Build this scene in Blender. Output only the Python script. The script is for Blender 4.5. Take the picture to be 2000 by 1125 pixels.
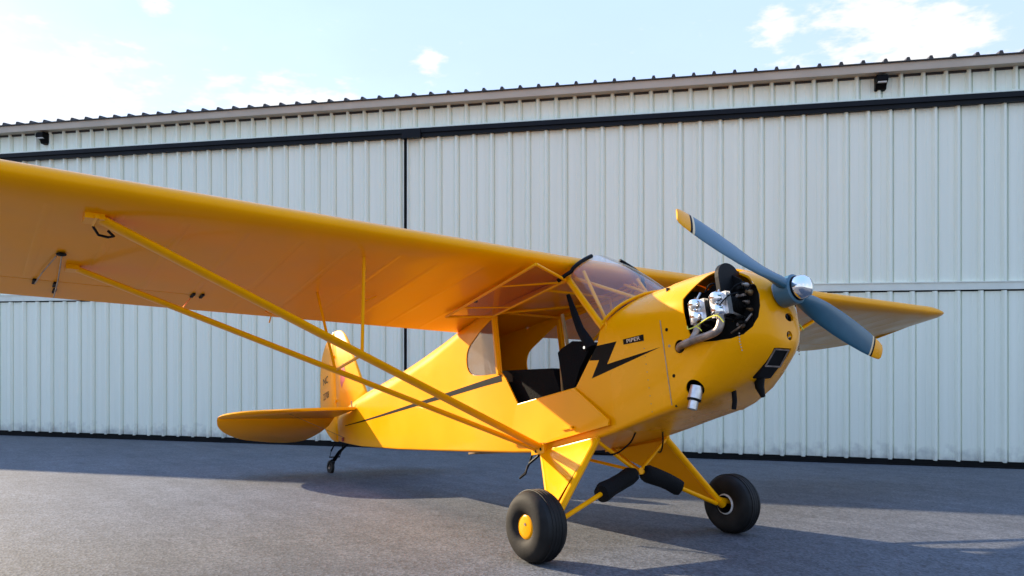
import bpy, bmesh, math, random
from mathutils import Matrix, Vector, noise
random.seed(7)
scene = bpy.context.scene
for o in list(bpy.data.objects):
    bpy.data.objects.remove(o)
R = math.radians
# ------------------------------------------------------------------ camera
UD = Vector((0.753538, 0.657405, 0.0))      # along the hangar wall, to the right
NW = Vector((-0.657405, 0.753538, 0.0))     # away from the camera, into the hangar
UP = Vector((0, 0, 1))
GN = Vector((-0.047633, 0.055143, 0.997342)).normalized()   # normal of the sloping ramp
cam_data = bpy.data.cameras.new('camera')
cam = bpy.data.objects.new('camera', cam_data)
scene.collection.objects.link(cam)
cam.location = (3.5161, -3.6674, 1.3648)
cam.rotation_euler = (R(90), 0, math.atan2(0.80471, 0.59367))
cam_data.sensor_width = 36
cam_data.lens = 36 * 1496.95 / 2000
cam_data.shift_y = (658.39 - 562.5) / 2000
cam_data.clip_start = 0.05
cam_data.clip_end = 5000
scene.camera = cam
# ------------------------------------------------------------------ world, sun
SUN_A, SUN_V = 2.42, 0.86                    # sun: to the left along the wall / behind the wall, per unit of height
sun_dir = (-SUN_A * UD + SUN_V * NW + UP).normalized()
sun_el = math.asin(sun_dir.z)
sun_az = math.atan2(sun_dir.x, sun_dir.y)
world = bpy.data.worlds.new('World')
scene.world = world
world.use_nodes = True
wt = world.node_tree
wt.nodes.clear()
def wn(t, **k):
    n = wt.nodes.new(t)
    for a, b in k.items():
        setattr(n, a, b)
    return n
out = wn('ShaderNodeOutputWorld')
bg = wn('ShaderNodeBackground')
bg.inputs['Strength'].default_value = 0.15
sky = wn('ShaderNodeTexSky')
sky.sky_type = 'NISHITA'
sky.sun_disc = False
sky.sun_elevation = sun_el
sky.sun_rotation = sun_az
sky.altitude = 100
sky.air_density = 1.1
sky.dust_density = 1.0
sky.ozone_density = 1.5
tc = wn('ShaderNodeTexCoord')
def wmath(op, a, b=None):
    n = wn('ShaderNodeMath', operation=op)
    for i, v in enumerate((a, b)):
        if v is None:
            continue
        if hasattr(v, 'is_linked') or hasattr(v, 'links'):
            wt.links.new(v, n.inputs[i])
        else:
            n.inputs[i].default_value = v
    return n.outputs[0]
# high thin veil
mp = wn('ShaderNodeMapping')
mp.inputs['Scale'].default_value = (1.0, 1.0, 2.6)
wt.links.new(tc.outputs['Generated'], mp.inputs['Vector'])
nz = wn('ShaderNodeTexNoise')
nz.inputs['Scale'].default_value = 2.1
nz.inputs['Detail'].default_value = 8
nz.inputs['Roughness'].default_value = 0.55
wt.links.new(mp.outputs[0], nz.inputs['Vector'])
veil = wn('ShaderNodeMapRange')
veil.inputs['From Min'].default_value = 0.40
veil.inputs['From Max'].default_value = 0.72
wt.links.new(nz.outputs['Fac'], veil.inputs['Value'])
# cumulus
nz2 = wn('ShaderNodeTexNoise')
nz2.inputs['Scale'].default_value = 26.0
nz2.inputs['Detail'].default_value = 9
nz2.inputs['Roughness'].default_value = 0.58
wt.links.new(mp.outputs[0], nz2.inputs['Vector'])
def blob(vec, rad, flat=1.0):
    v = Vector(vec).normalized()
    d = wn('ShaderNodeVectorMath', operation='SUBTRACT')
    wt.links.new(tc.outputs['Generated'], d.inputs[0])
    d.inputs[1].default_value = v
    m = wn('ShaderNodeVectorMath', operation='MULTIPLY')
    wt.links.new(d.outputs[0], m.inputs[0])
    m.inputs[1].default_value = (1, 1, flat)
    l = wn('ShaderNodeVectorMath', operation='LENGTH')
    wt.links.new(m.outputs[0], l.inputs[0])
    mr = wn('ShaderNodeMapRange')
    mr.inputs['From Min'].default_value = 0.0
    mr.inputs['From Max'].default_value = rad
    mr.inputs['To Min'].default_value = 1.0
    mr.inputs['To Max'].default_value = 0.0
    wt.links.new(l.outputs['Value'], mr.inputs['Value'])
    return mr.outputs[0]
FWD = Vector((-0.80471, 0.59367, 0)); RGT = Vector((0.59367, 0.80471, 0))
def sdir(a, b):     # a: tangent to the right of the view axis, b: tangent above the horizon
    return (FWD + RGT * a + UP * b).normalized()
def vmax(lst):
    r = lst[0]
    for x in lst[1:]:
        r = wmath('MAXIMUM', r, x)
    return r
cum = vmax([blob(sdir(0.505, 0.385), 0.150, 1.25), blob(sdir(0.56, 0.38), 0.110, 1.3), blob(sdir(0.47, 0.43), 0.08), blob(sdir(0.435, 0.36), 0.06, 1.5),
            blob(sdir(0.34, 0.40), 0.040), blob(sdir(-0.108, 0.358), 0.030), blob(sdir(-0.46, 0.445), 0.03, 1.0),
            blob(sdir(-0.62, 0.33), 0.20, 2.0), blob(sdir(-0.30, 0.30), 0.16, 3.0), blob(sdir(-1.5, 0.4), 0.35, 2.0),
            blob(sdir(1.4, 0.45), 0.30, 1.6), blob(sdir(2.6, 0.5), 0.4, 1.6), blob((0.8, -0.5, 0.4), 0.4, 1.5),
            blob((0.2, -0.9, 0.35), 0.4, 1.8), blob((0.9, 0.3, 0.3), 0.35, 1.8)])
cden = wmath('ADD', wmath('MULTIPLY', cum, 0.68), wmath('MULTIPLY', nz2.outputs['Fac'], 1.5))
cmr = wn('ShaderNodeMapRange')
cmr.interpolation_type = 'SMOOTHSTEP'
cmr.inputs['From Min'].default_value = 0.96
cmr.inputs['From Max'].default_value = 1.36
wt.links.new(cden, cmr.inputs['Value'])
mix1 = wn('ShaderNodeMix', data_type='RGBA')
wt.links.new(sky.outputs[0], mix1.inputs['A'])
sepz = wn('ShaderNodeSeparateXYZ')
wt.links.new(tc.outputs['Generated'], sepz.inputs[0])
# thin high haze over the whole sky: paler at the horizon, bluer overhead
mixh = wn('ShaderNodeMix', data_type='RGBA')
wt.links.new(wmath('POWER', wmath('MAXIMUM', sepz.outputs['Z'], 0.0), 0.8), mixh.inputs['Factor'])
mixh.inputs['A'].default_value = (0.92, 0.97, 1.06, 1)
mixh.inputs['B'].default_value = (0.58, 1.02, 2.05, 1)
wt.links.new(mixh.outputs['Result'], mix1.inputs['B'])
wt.links.new(wmath('SUBTRACT', 0.94, wmath('MULTIPLY', veil.outputs[0], 0.05)), mix1.inputs['Factor'])
mix2 = wn('ShaderNodeMix', data_type='RGBA')
wt.links.new(mix1.outputs['Result'], mix2.inputs['A'])
mix2.inputs['B'].default_value = (1.36, 1.34, 1.32, 1)
wt.links.new(wmath('MULTIPLY', cmr.outputs[0], 0.92), mix2.inputs['Factor'])
wt.links.new(mix2.outputs['Result'], bg.inputs['Color'])
wt.links.new(bg.outputs[0], out.inputs['Surface'])
sun_data = bpy.data.lights.new('sun', 'SUN')
sun = bpy.data.objects.new('sun', sun_data)
scene.collection.objects.link(sun)
sun_data.energy = 2.05
sun_data.angle = R(0.6)
sun_data.color = (1.0, 0.83, 0.60)
sun.rotation_euler = sun_dir.to_track_quat('Z', 'Y').to_euler()
sun.location = sun_dir * 60
scene.view_settings.view_transform = 'Standard'
scene.view_settings.look = 'None'
scene.view_settings.exposure = 2.45
scene.view_settings.gamma = 1.0
scene.render.engine = 'CYCLES'
scene.cycles.max_bounces = 8
scene.cycles.transparent_max_bounces = 24

# ------------------------------------------------------------------ materials
def mat(name, col, rough=0.5, metal=0.0, coat=0.0, spec=0.5, var=0.0, vscale=6.0, bump=0.0, bscale=40.0, rvar=0.0, tint=None):
    m = bpy.data.materials.new(name)
    m.use_nodes = True
    nt = m.node_tree
    b = nt.nodes['Principled BSDF']
    b.inputs['Base Color'].default_value = (*col, 1)
    b.inputs['Roughness'].default_value = rough
    b.inputs['Metallic'].default_value = metal
    b.inputs['Coat Weight'].default_value = coat
    b.inputs['Coat Roughness'].default_value = 0.08
    b.inputs['Specular IOR Level'].default_value = spec
    if tint: b.inputs['Specular Tint'].default_value = (*tint, 1)
    if var or bump or rvar:
        t = nt.nodes.new('ShaderNodeTexCoord')
        n = nt.nodes.new('ShaderNodeTexNoise')
        n.inputs['Scale'].default_value = vscale
        n.inputs['Detail'].default_value = 6
        nt.links.new(t.outputs['Object'], n.inputs['Vector'])
        if var:
            mr = nt.nodes.new('ShaderNodeMapRange')
            mr.inputs['From Min'].default_value = 0.3
            mr.inputs['From Max'].default_value = 0.7
            mr.inputs['To Min'].default_value = 1 - var
            mr.inputs['To Max'].default_value = 1 + var
            nt.links.new(n.outputs['Fac'], mr.inputs['Value'])
            mx = nt.nodes.new('ShaderNodeVectorMath'); mx.operation = 'SCALE'
            mx.inputs[0].default_value = col
            nt.links.new(mr.outputs[0], mx.inputs['Scale'])
            nt.links.new(mx.outputs[0], b.inputs['Base Color'])
        if rvar:
            mr = nt.nodes.new('ShaderNodeMapRange')
            mr.inputs['From Min'].default_value = 0.3
            mr.inputs['From Max'].default_value = 0.7
            mr.inputs['To Min'].default_value = max(0.02, rough - rvar)
            mr.inputs['To Max'].default_value = rough + rvar
            nt.links.new(n.outputs['Fac'], mr.inputs['Value'])
            nt.links.new(mr.outputs[0], b.inputs['Roughness'])
        if bump:
            n2 = nt.nodes.new('ShaderNodeTexNoise')
            n2.inputs['Scale'].default_value = bscale
            n2.inputs['Detail'].default_value = 5
            nt.links.new(t.outputs['Object'], n2.inputs['Vector'])
            bp = nt.nodes.new('ShaderNodeBump')
            bp.inputs['Strength'].default_value = bump
            bp.inputs['Distance'].default_value = 0.01
            nt.links.new(n2.outputs['Fac'], bp.inputs['Height'])
            nt.links.new(bp.outputs[0], b.inputs['Normal'])
    return m
def glass(name, tint, haze=0.0):
    m = bpy.data.materials.new(name)
    m.use_nodes = True
    nt = m.node_tree
    nt.nodes.clear()
    o = nt.nodes.new('ShaderNodeOutputMaterial')
    tr = nt.nodes.new('ShaderNodeBsdfTransparent')
    tr.inputs[0].default_value = (*tint, 1)
    gl = nt.nodes.new('ShaderNodeBsdfGlossy')
    gl.inputs['Roughness'].default_value = 0.06
    lw = nt.nodes.new('ShaderNodeLayerWeight')
    lw.inputs[0].default_value = 0.5
    pw = nt.nodes.new('ShaderNodeMath'); pw.operation = 'POWER'
    nt.links.new(lw.outputs['Facing'], pw.inputs[0]); pw.inputs[1].default_value = 4.0
    fr = nt.nodes.new('ShaderNodeMath'); fr.operation = 'MULTIPLY_ADD'
    nt.links.new(pw.outputs[0], fr.inputs[0]); fr.inputs[1].default_value = 0.75; fr.inputs[2].default_value = 0.05
    mx = nt.nodes.new('ShaderNodeMixShader')
    nt.links.new(fr.outputs[0], mx.inputs[0])
    df = nt.nodes.new('ShaderNodeBsdfDiffuse')
    df.inputs[0].default_value = (0.75, 0.70, 0.68, 1)
    mh = nt.nodes.new('ShaderNodeMixShader')
    mh.inputs[0].default_value = haze
    nt.links.new(tr.outputs[0], mh.inputs[1])
    nt.links.new(df.outputs[0], mh.inputs[2])
    nt.links.new(mh.outputs[0], mx.inputs[1])
    nt.links.new(gl.outputs[0], mx.inputs[2])
    nt.links.new(mx.outputs[0], o.inputs[0])
    return m
YEL = (0.95, 0.368, 0.0)
M = {}
M['fabric'] = mat('yellow_fabric', YEL, 0.34, coat=0.18, spec=0.15, tint=(1.0, 0.45, 0.05), var=0.035, vscale=3.0, bump=0.03, bscale=9.0, rvar=0.06)
M['metal_yellow'] = mat('yellow_metal_paint', (0.94, 0.365, 0.0), 0.26, coat=0.16, spec=0.4, tint=(1.0, 0.5, 0.08), var=0.03, vscale=5.0, rvar=0.05)
M['tube_yellow'] = mat('yellow_tube_paint', (0.93, 0.38, 0.0), 0.32, coat=0.0, spec=0.5, tint=(1.0, 0.5, 0.08), var=0.05, vscale=12.0)
M['black'] = mat('black_paint', (0.003, 0.003, 0.0034), 0.5, spec=0.1, var=0.2, vscale=20)
M['black_matte'] = mat('black_cloth', (0.0045, 0.005, 0.006), 0.85, spec=0.2, bump=0.4, bscale=120)
M['engine_black'] = mat('engine_black', (0.0035, 0.003, 0.003), 0.6, spec=0.2, var=0.5, vscale=40)
M['rubber'] = mat('tyre_rubber', (0.0065, 0.0062, 0.006), 0.6, spec=0.3, var=0.7, vscale=9, bump=0.15, bscale=60)
M['dusty_rubber'] = mat('dusty_tyre_wall', (0.012, 0.0105, 0.0095), 0.72, spec=0.25, var=0.6, vscale=7, bump=0.1, bscale=50)
M['chrome'] = mat('polished_metal', (0.86, 0.86, 0.87), 0.10, metal=1.0, rvar=0.05, vscale=9)
M['aluminium'] = mat('dull_aluminium', (0.62, 0.61, 0.60), 0.36, metal=1.0, var=0.2, vscale=30)
M['exhaust'] = mat('heat_stained_pipe', (0.30, 0.24, 0.20), 0.42, metal=0.8, var=0.45, vscale=18)
M['prop'] = mat('grey_blue_blade', (0.032, 0.112, 0.165), 0.36, coat=0.2, var=0.06, vscale=10)
M['brass'] = mat('brown_brass', (0.22, 0.13, 0.06), 0.4, metal=0.7, var=0.3, vscale=30)
M['cream'] = mat('cream_band', (0.75, 0.55, 0.30), 0.4)
M['cloth_seat'] = mat('black_seat_cloth', (0.0035, 0.0035, 0.0045), 0.9, spec=0.15, bump=0.5, bscale=90)
M['tan'] = mat('tan_interior', (0.30, 0.17, 0.06), 0.8, var=0.15, vscale=12)
M['white_rim'] = mat('white_rim_paint', (0.75, 0.73, 0.70), 0.35, var=0.1, vscale=30)
M['red'] = mat('red_reflector', (0.35, 0.02, 0.02), 0.3)
M['pink'] = mat('faded_red_emblem', (0.62, 0.10, 0.08), 0.5)
M['wire'] = mat('yellow_wire', (0.72, 0.66, 0.06), 0.5)
M['glass'] = glass('clear_plexiglass', (0.96, 0.94, 0.96), 0.08)
M['glass_side'] = glass('side_plexiglass', (0.84, 0.72, 0.68), 0.05)
M['glass_clear'] = glass('thin_side_plexiglass', (0.93, 0.93, 0.94), 0.03)
M['trim_dark'] = mat('dark_door_track', (0.003, 0.005, 0.009), 0.5, spec=0.2, var=0.3, vscale=3)
M['rubber_seal'] = mat('black_floor_seal', (0.004, 0.0045, 0.005), 0.8, spec=0.2, var=0.4, vscale=4)
M['fascia'] = mat('tan_fascia_metal', (0.50, 0.42, 0.32), 0.5, var=0.10, vscale=2.0)
M['roof'] = mat('brown_roof_metal', (0.030, 0.025, 0.022), 0.5, var=0.25, vscale=3.0)
M['girt'] = mat('grey_white_trim', (0.70, 0.735, 0.64), 0.45, var=0.06, vscale=4.0)
M['lens_white'] = mat('frosted_lamp_lens', (0.7, 0.7, 0.66), 0.3)

def hangar_metal():
    m = bpy.data.materials.new('white_ribbed_steel')
    m.use_nodes = True
    nt = m.node_tree
    b = nt.nodes['Principled BSDF']
    g = nt.nodes.new('ShaderNodeNewGeometry')
    mp_ = nt.nodes.new('ShaderNodeMapping')
    mp_.inputs['Rotation'].default_value = (0, 0, -math.atan2(UD.y, UD.x))
    nt.links.new(g.outputs['Position'], mp_.inputs['Vector'])
    mp2 = nt.nodes.new('ShaderNodeMapping')
    mp2.inputs['Scale'].default_value = (9.0, 9.0, 0.25)
    nt.links.new(mp_.outputs[0], mp2.inputs['Vector'])
    n = nt.nodes.new('ShaderNodeTexNoise')
    n.inputs['Scale'].default_value = 1.0
    n.inputs['Detail'].default_value = 5
    nt.links.new(mp2.outputs[0], n.inputs['Vector'])
    cr = nt.nodes.new('ShaderNodeValToRGB')
    cr.color_ramp.elements[0].position = 0.30
    cr.color_ramp.elements[0].color = (0.795, 0.835, 0.705, 1)
    cr.color_ramp.elements[1].position = 0.70
    cr.color_ramp.elements[1].color = (0.855, 0.895, 0.765, 1)
    nt.links.new(n.outputs['Fac'], cr.inputs[0])
    # splash dirt along the foot of the sheets: a stain with an uneven upper edge
    sx = nt.nodes.new('ShaderNodeSeparateXYZ')
    nt.links.new(g.outputs['Position'], sx.inputs[0])
    n2 = nt.nodes.new('ShaderNodeTexNoise')
    n2.inputs['Scale'].default_value = 7.0
    n2.inputs['Detail'].default_value = 7
    nt.links.new(g.outputs['Position'], n2.inputs['Vector'])
    ad = nt.nodes.new('ShaderNodeMath'); ad.operation = 'MULTIPLY_ADD'
    nt.links.new(n2.outputs['Fac'], ad.inputs[0]); ad.inputs[1].default_value = -0.55
    nt.links.new(sx.outputs['Z'], ad.inputs[2])
    mr = nt.nodes.new('ShaderNodeMapRange')
    mr.inputs['From Min'].default_value = -0.78
    mr.inputs['From Max'].default_value = -0.52
    mr.inputs['To Min'].default_value = 0.8
    mr.inputs['To Max'].default_value = 0.0
    nt.links.new(ad.outputs[0], mr.inputs['Value'])
    mx = nt.nodes.new('ShaderNodeMix'); mx.data_type = 'RGBA'
    nt.links.new(mr.outputs[0], mx.inputs['Factor'])
    nt.links.new(cr.outputs[0], mx.inputs['A'])
    mx.inputs['B'].default_value = (0.38, 0.40, 0.37, 1)
    nt.links.new(mx.outputs['Result'], b.inputs['Base Color'])
    b.inputs['Roughness'].default_value = 0.42
    # oil-canning
    n3 = nt.nodes.new('ShaderNodeTexNoise')
    n3.inputs['Scale'].default_value = 2.0
    nt.links.new(mp2.outputs[0], n3.inputs['Vector'])
    bp = nt.nodes.new('ShaderNodeBump')
    bp.inputs['Strength'].default_value = 0.12
    bp.inputs['Distance'].default_value = 0.02
    nt.links.new(n3.outputs['Fac'], bp.inputs['Height'])
    nt.links.new(bp.outputs[0], b.inputs['Normal'])
    return m
M['steel'] = hangar_metal()

def ramp_mat():
    m = bpy.data.materials.new('worn_asphalt')
    m.use_nodes = True
    nt = m.node_tree
    b = nt.nodes['Principled BSDF']
    g = nt.nodes.new('ShaderNodeNewGeometry')
    def nzn(s, d, r=0.5):
        n = nt.nodes.new('ShaderNodeTexNoise')
        n.inputs['Scale'].default_value = s
        n.inputs['Detail'].default_value = d
        n.inputs['Roughness'].default_value = r
        nt.links.new(g.outputs['Position'], n.inputs['Vector'])
        return n
    big = nzn(0.45, 6, 0.6)
    mid = nzn(5.0, 6, 0.6)
    fine = nzn(150.0, 3, 0.7)
    vor = nt.nodes.new('ShaderNodeTexVoronoi')
    vor.inputs['Scale'].default_value = 62.0
    nt.links.new(g.outputs['Position'], vor.inputs['Vector'])
    cr = nt.nodes.new('ShaderNodeValToRGB')
    cr.color_ramp.elements[0].position = 0.3
    cr.color_ramp.elements[0].color = (0.073, 0.081, 0.096, 1)
    cr.color_ramp.elements[1].position = 0.72
    cr.color_ramp.elements[1].color = (0.112, 0.120, 0.134, 1)
    nt.links.new(big.outputs['Fac'], cr.inputs[0])
    def scale(v, lo, hi, amin, amax):
        mr = nt.nodes.new('ShaderNodeMapRange')
        mr.inputs['From Min'].default_value = lo
        mr.inputs['From Max'].default_value = hi
        mr.inputs['To Min'].default_value = amin
        mr.inputs['To Max'].default_value = amax
        nt.links.new(v, mr.inputs['Value'])
        return mr.outputs[0]
    col = cr.outputs[0]
    mps = nt.nodes.new('ShaderNodeMapping')
    mps.inputs['Rotation'].default_value = (0, 0, -math.atan2(UD.y, UD.x) + 0.06)
    mps.inputs['Scale'].default_value = (0.35, 2.6, 1.0)
    nt.links.new(g.outputs['Position'], mps.inputs['Vector'])
    stk = nt.nodes.new('ShaderNodeTexNoise')
    stk.inputs['Scale'].default_value = 1.4
    stk.inputs['Detail'].default_value = 8
    stk.inputs['Roughness'].default_value = 0.65
    nt.links.new(mps.outputs[0], stk.inputs['Vector'])
    spots = nt.nodes.new('ShaderNodeTexVoronoi')
    spots.inputs['Scale'].default_value = 1.7
    nt.links.new(g.outputs['Position'], spots.inputs['Vector'])
    sep = nt.nodes.new('ShaderNodeSeparateColor')
    nt.links.new(vor.outputs['Color'], sep.inputs[0])
    for f in (scale(stk.outputs['Fac'], 0.3, 0.7, 0.84, 1.16), scale(spots.outputs['Distance'], 0.012, 0.03, 0.35, 1.0), scale(mid.outputs['Fac'], 0.3, 0.7, 0.84, 1.16), scale(fine.outputs['Fac'], 0.3, 0.7, 0.72, 1.28),
              scale(sep.outputs[0], 0.0, 1.0, 0.60, 1.40)):
        vm = nt.nodes.new('ShaderNodeVectorMath'); vm.operation = 'SCALE'
        nt.links.new(col, vm.inputs[0]); nt.links.new(f, vm.inputs['Scale'])
        col = vm.outputs[0]
    nt.links.new(col, b.inputs['Base Color'])
    b.inputs['Roughness'].default_value = 0.72
    b.inputs['Specular IOR Level'].default_value = 0.35
    bp = nt.nodes.new('ShaderNodeBump')
    bp.inputs['Strength'].default_value = 0.5
    bp.inputs['Distance'].default_value = 0.004
    nt.links.new(vor.outputs['Distance'], bp.inputs['Height'])
    nt.links.new(bp.outputs[0], b.inputs['Normal'])
    return m
M['ramp'] = ramp_mat()

# ------------------------------------------------------------------ helpers
COL = scene.collection
def link_mesh(name, verts, faces, m, parent=None, smooth=False, sharp=None):
    me = bpy.data.meshes.new(name)
    me.from_pydata([tuple(v) for v in verts], [], faces)
    me.validate()
    bm = bmesh.new(); bm.from_mesh(me)
    bmesh.ops.recalc_face_normals(bm, faces=bm.faces)
    bm.to_mesh(me); bm.free()
    me.materials.append(m)
    if smooth:
        for p in me.polygons:
            p.use_smooth = True
        me.set_sharp_from_angle(angle=R(sharp if sharp else 40))
    o = bpy.data.objects.new(name, me)
    COL.objects.link(o)
    if parent is not None:
        o.parent = parent
    return o
def tagit(o, label=None, cat=None, group=None, kind=None):
    if label: o['label'] = label
    if cat: o['category'] = cat
    if group: o['group'] = group
    if kind: o['kind'] = kind
    return o
class MB:
    def __init__(s): s.v = []; s.f = []
    def add(s, vs, fs):
        b = len(s.v); s.v += [Vector(v) for v in vs]; s.f += [tuple(i + b for i in f) for f in fs]; return s
    def box(s, lo, hi):
        x0, y0, z0 = lo; x1, y1, z1 = hi
        s.add([(x0,y0,z0),(x1,y0,z0),(x1,y1,z0),(x0,y1,z0),(x0,y0,z1),(x1,y0,z1),(x1,y1,z1),(x0,y1,z1)],
              [(0,3,2,1),(4,5,6,7),(0,1,5,4),(1,2,6,5),(2,3,7,6),(3,0,4,7)]); return s
    def tube(s, pts, r, n=10, flat=None, r2=None):
        """round tube through pts; flat=(axis, a, b) gives an elliptical section with half-axis a along axis"""
        pts = [Vector(p) for p in pts]
        rings = []
        k = len(pts)
        up = None
        for i, p in enumerate(pts):
            t = (pts[min(i + 1, k - 1)] - pts[max(i - 1, 0)]).normalized()
            if flat:
                a0 = Vector(flat[0]); u = (a0 - t * a0.dot(t)).normalized()
            else:
                if up is None:
                    up = Vector((0, 0, 1)) if abs(t.z) < 0.9 else Vector((1, 0, 0))
                u = (up - t * up.dot(t)).normalized(); up = u
            w = t.cross(u)
            rr = r if r2 is None else r + (r2 - r) * i / (k - 1)
            if isinstance(r, (list, tuple)): rr = r[i]
            a, b = (flat[1], flat[2]) if flat else (rr, rr)
            rings.append([p + u * (a * math.cos(2*math.pi*j/n)) + w * (b * math.sin(2*math.pi*j/n)) for j in range(n)])
        vs = [q for ring in rings for q in ring]
        fs = []
        for i in range(k - 1):
            for j in range(n):
                fs.append((i*n + j, i*n + (j+1) % n, (i+1)*n + (j+1) % n, (i+1)*n + j))
        fs.append(tuple(range(n - 1, -1, -1))); fs.append(tuple(range((k-1)*n, k*n)))
        s.add(vs, fs); return s
    def lathe(s, prof, center, axis, n=32, close=True):
        """prof: (radius, height along axis)"""
        c = Vector(center); a = Vector(axis).normalized()
        u = Vector((0, 0, 1)) if abs(a.z) < 0.9 else Vector((1, 0, 0))
        u = (u - a * u.dot(a)).normalized(); w = a.cross(u)
        k = len(prof)
        vs = [c + a * h + (u * math.cos(2*math.pi*j/n) + w * math.sin(2*math.pi*j/n)) * r for (r, h) in prof for j in range(n)]
        fs = []
        for i in range(k - 1):
            for j in range(n):
                fs.append((i*n + j, i*n + (j+1) % n, (i+1)*n + (j+1) % n, (i+1)*n + j))
        if close:
            fs.append(tuple(range(n - 1, -1, -1))); fs.append(tuple(range((k-1)*n, k*n)))
        s.add(vs, fs); return s
    def prism(s, poly, fn0, fn1):
        n = len(poly)
        s.add([fn0(*p) for p in poly] + [fn1(*p) for p in poly],
              [tuple(range(n)), tuple(range(2*n - 1, n - 1, -1))] + [(i, (i+1) % n, n + (i+1) % n, n + i) for i in range(n)]); return s
    def build(s, name, m, parent=None, smooth=False, sharp=None, xf=None):
        vs = [xf(*v) for v in s.v] if xf else s.v
        return link_mesh(name, vs, s.f, m, parent, smooth, sharp)
def curve_pts(pts, n=8):
    """Catmull-Rom through pts"""
    P = [Vector(p) for p in pts]
    P = [P[0] * 2 - P[1]] + P + [P[-1] * 2 - P[-2]]
    o = []
    for i in range(1, len(P) - 2):
        for k in range(n):
            t = k / n
            o.append(0.5 * ((2*P[i]) + (P[i+1]-P[i-1])*t + (2*P[i-1]-5*P[i]+4*P[i+1]-P[i+2])*t*t + (-P[i-1]+3*P[i]-3*P[i+1]+P[i+2])*t**3))
    o.append(P[-2])
    return o
def boolean_cut(o, cutters, solid=None):
    if solid:
        md = o.modifiers.new('s', 'SOLIDIFY'); md.thickness = solid; md.offset = -1; md.use_even_offset = True
    for c in cutters:
        md = o.modifiers.new('b', 'BOOLEAN'); md.operation = 'DIFFERENCE'; md.solver = 'EXACT'; md.object = c
    bpy.context.view_layer.update()
    dg = bpy.context.evaluated_depsgraph_get()
    me = bpy.data.meshes.new_from_object(o.evaluated_get(dg))
    o.modifiers.clear()
    old = o.data; o.data = me
    bpy.data.meshes.remove(old)
    for c in cutters:
        cm = c.data; bpy.data.objects.remove(c); bpy.data.meshes.remove(cm)
    for p in me.polygons: p.use_smooth = True
    me.set_sharp_from_angle(angle=R(35))

# ------------------------------------------------------------------ ground
# The ramp slopes a little towards the hangar door and runs level under it and far behind the camera.
BASE = Vector((-6.6528, 3.8347, -0.5298))   # a point on the foot of the door
def gp(s, d):        # s along the wall, d metres in front of the wall
    slope = math.tan(math.acos(GN.z))
    if d < 0: z = BASE.z
    elif d < 14: z = BASE.z + slope * d
    else: z = BASE.z + slope * 14 + slope * 10 * (1 - math.exp(-(d - 14) / 10))
    p = BASE + UD * s - NW * d
    return Vector((p.x, p.y, z))
ss = [-1500, -300, -80, -30, -15, 0, 15, 30, 80, 300, 1500]
ds = [-1500, -200, -40, 0, 3, 6, 9, 12, 14, 16, 18, 21, 25, 32, 45, 80, 300, 1500]
vs = [gp(s, d) for d in ds for s in ss]
n = len(ss)
fs = [(i*n + j, i*n + j + 1, (i+1)*n + j + 1, (i+1)*n + j) for i in range(len(ds) - 1) for j in range(n - 1)]
tagit(link_mesh('ramp', vs, fs, M['ramp'], smooth=True), kind='structure')

# ------------------------------------------------------------------ hangar
HS0, HS1 = -19.0, 14.0
hroot = bpy.data.objects.new('hangar', None)
COL.objects.link(hroot)
hroot.matrix_world = Matrix.Translation(BASE) @ Matrix(((UD.x, NW.x, 0, 0), (UD.y, NW.y, 0, 0), (0, 0, 1, 0), (0, 0, 0, 1)))
tagit(hroot, 'long white ribbed steel hangar with closed sliding doors behind the airplane', 'hangar')
# local: x along wall, y into the building, z up
def sheet_mesh(name, h, pitch=0.3048, ribs=3, back=False):
    """one ribbed sheet, ribs proud towards -y"""
    prof = []
    w = pitch
    for i in range(ribs):
        x = i * w
        prof += [(x, 0), (x + w*0.36, 0), (x + w*0.375, -0.004), (x + w*0.405, -0.004), (x + w*0.42, 0),
                 (x + w*0.56, 0), (x + w*0.575, -0.004), (x + w*0.605, -0.004), (x + w*0.62, 0),
                 (x + w*0.64, 0), (x + w*0.74, -0.050), (x + w*0.83, -0.050), (x + w*0.915, 0), (x + w*0.925, 0.022), (x + w*0.965, 0.022), (x + w*0.975, 0)]  # groove past the right flank added to hold a dark line of shade
    prof.append((ribs * w, -0.001))
    prof = [(x, y) for x, y in prof]
    k = len(prof)
    vs = [(x, y, 0) for x, y in prof] + [(x, y, h) for x, y in prof]
    fs = [(i, i + 1, k + i + 1, k + i) for i in range(k - 1)]
    me = bpy.data.meshes.new(name)
    me.from_pydata(vs, [], fs)
    me.materials.append(M['steel'])
    return me
SW = 0.9144
JOINT = -1.846
Z_TRACK0, Z_TRACK1 = 5.275, 5.405
def lay_row(z0, z1, depth, x_start, x_end, left=False):
    me = sheet_mesh('wall_panel', z1 - z0)
    k = 0
    x = x_start
    while True:
        x = x_start + k * SW * (-1 if left else 1) - (SW if left else 0)
        if (left and x + SW < x_end) or (not left and x > x_end): break
        o = bpy.data.objects.new('wall_panel', me)
        COL.objects.link(o); o.parent = hroot
        o.location = (x, depth + random.uniform(-0.002, 0.002), z0)
        k += 1
for lf in (False, True):
    xs = JOINT + (0.045 if not lf else -0.045)
    xe = HS1 if not lf else HS0
    lay_row(0.085, 2.57, 0.0, xs, xe, lf)
    lay_row(2.70, Z_TRACK0, 0.004, xs, xe, lf)
lay_row(Z_TRACK1 + 0.03, 5.81, 0.05, JOINT - 0.10, HS1, False)
lay_row(Z_TRACK1 + 0.03, 5.81, 0.05, JOINT - 0.10, HS0, True)
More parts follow.
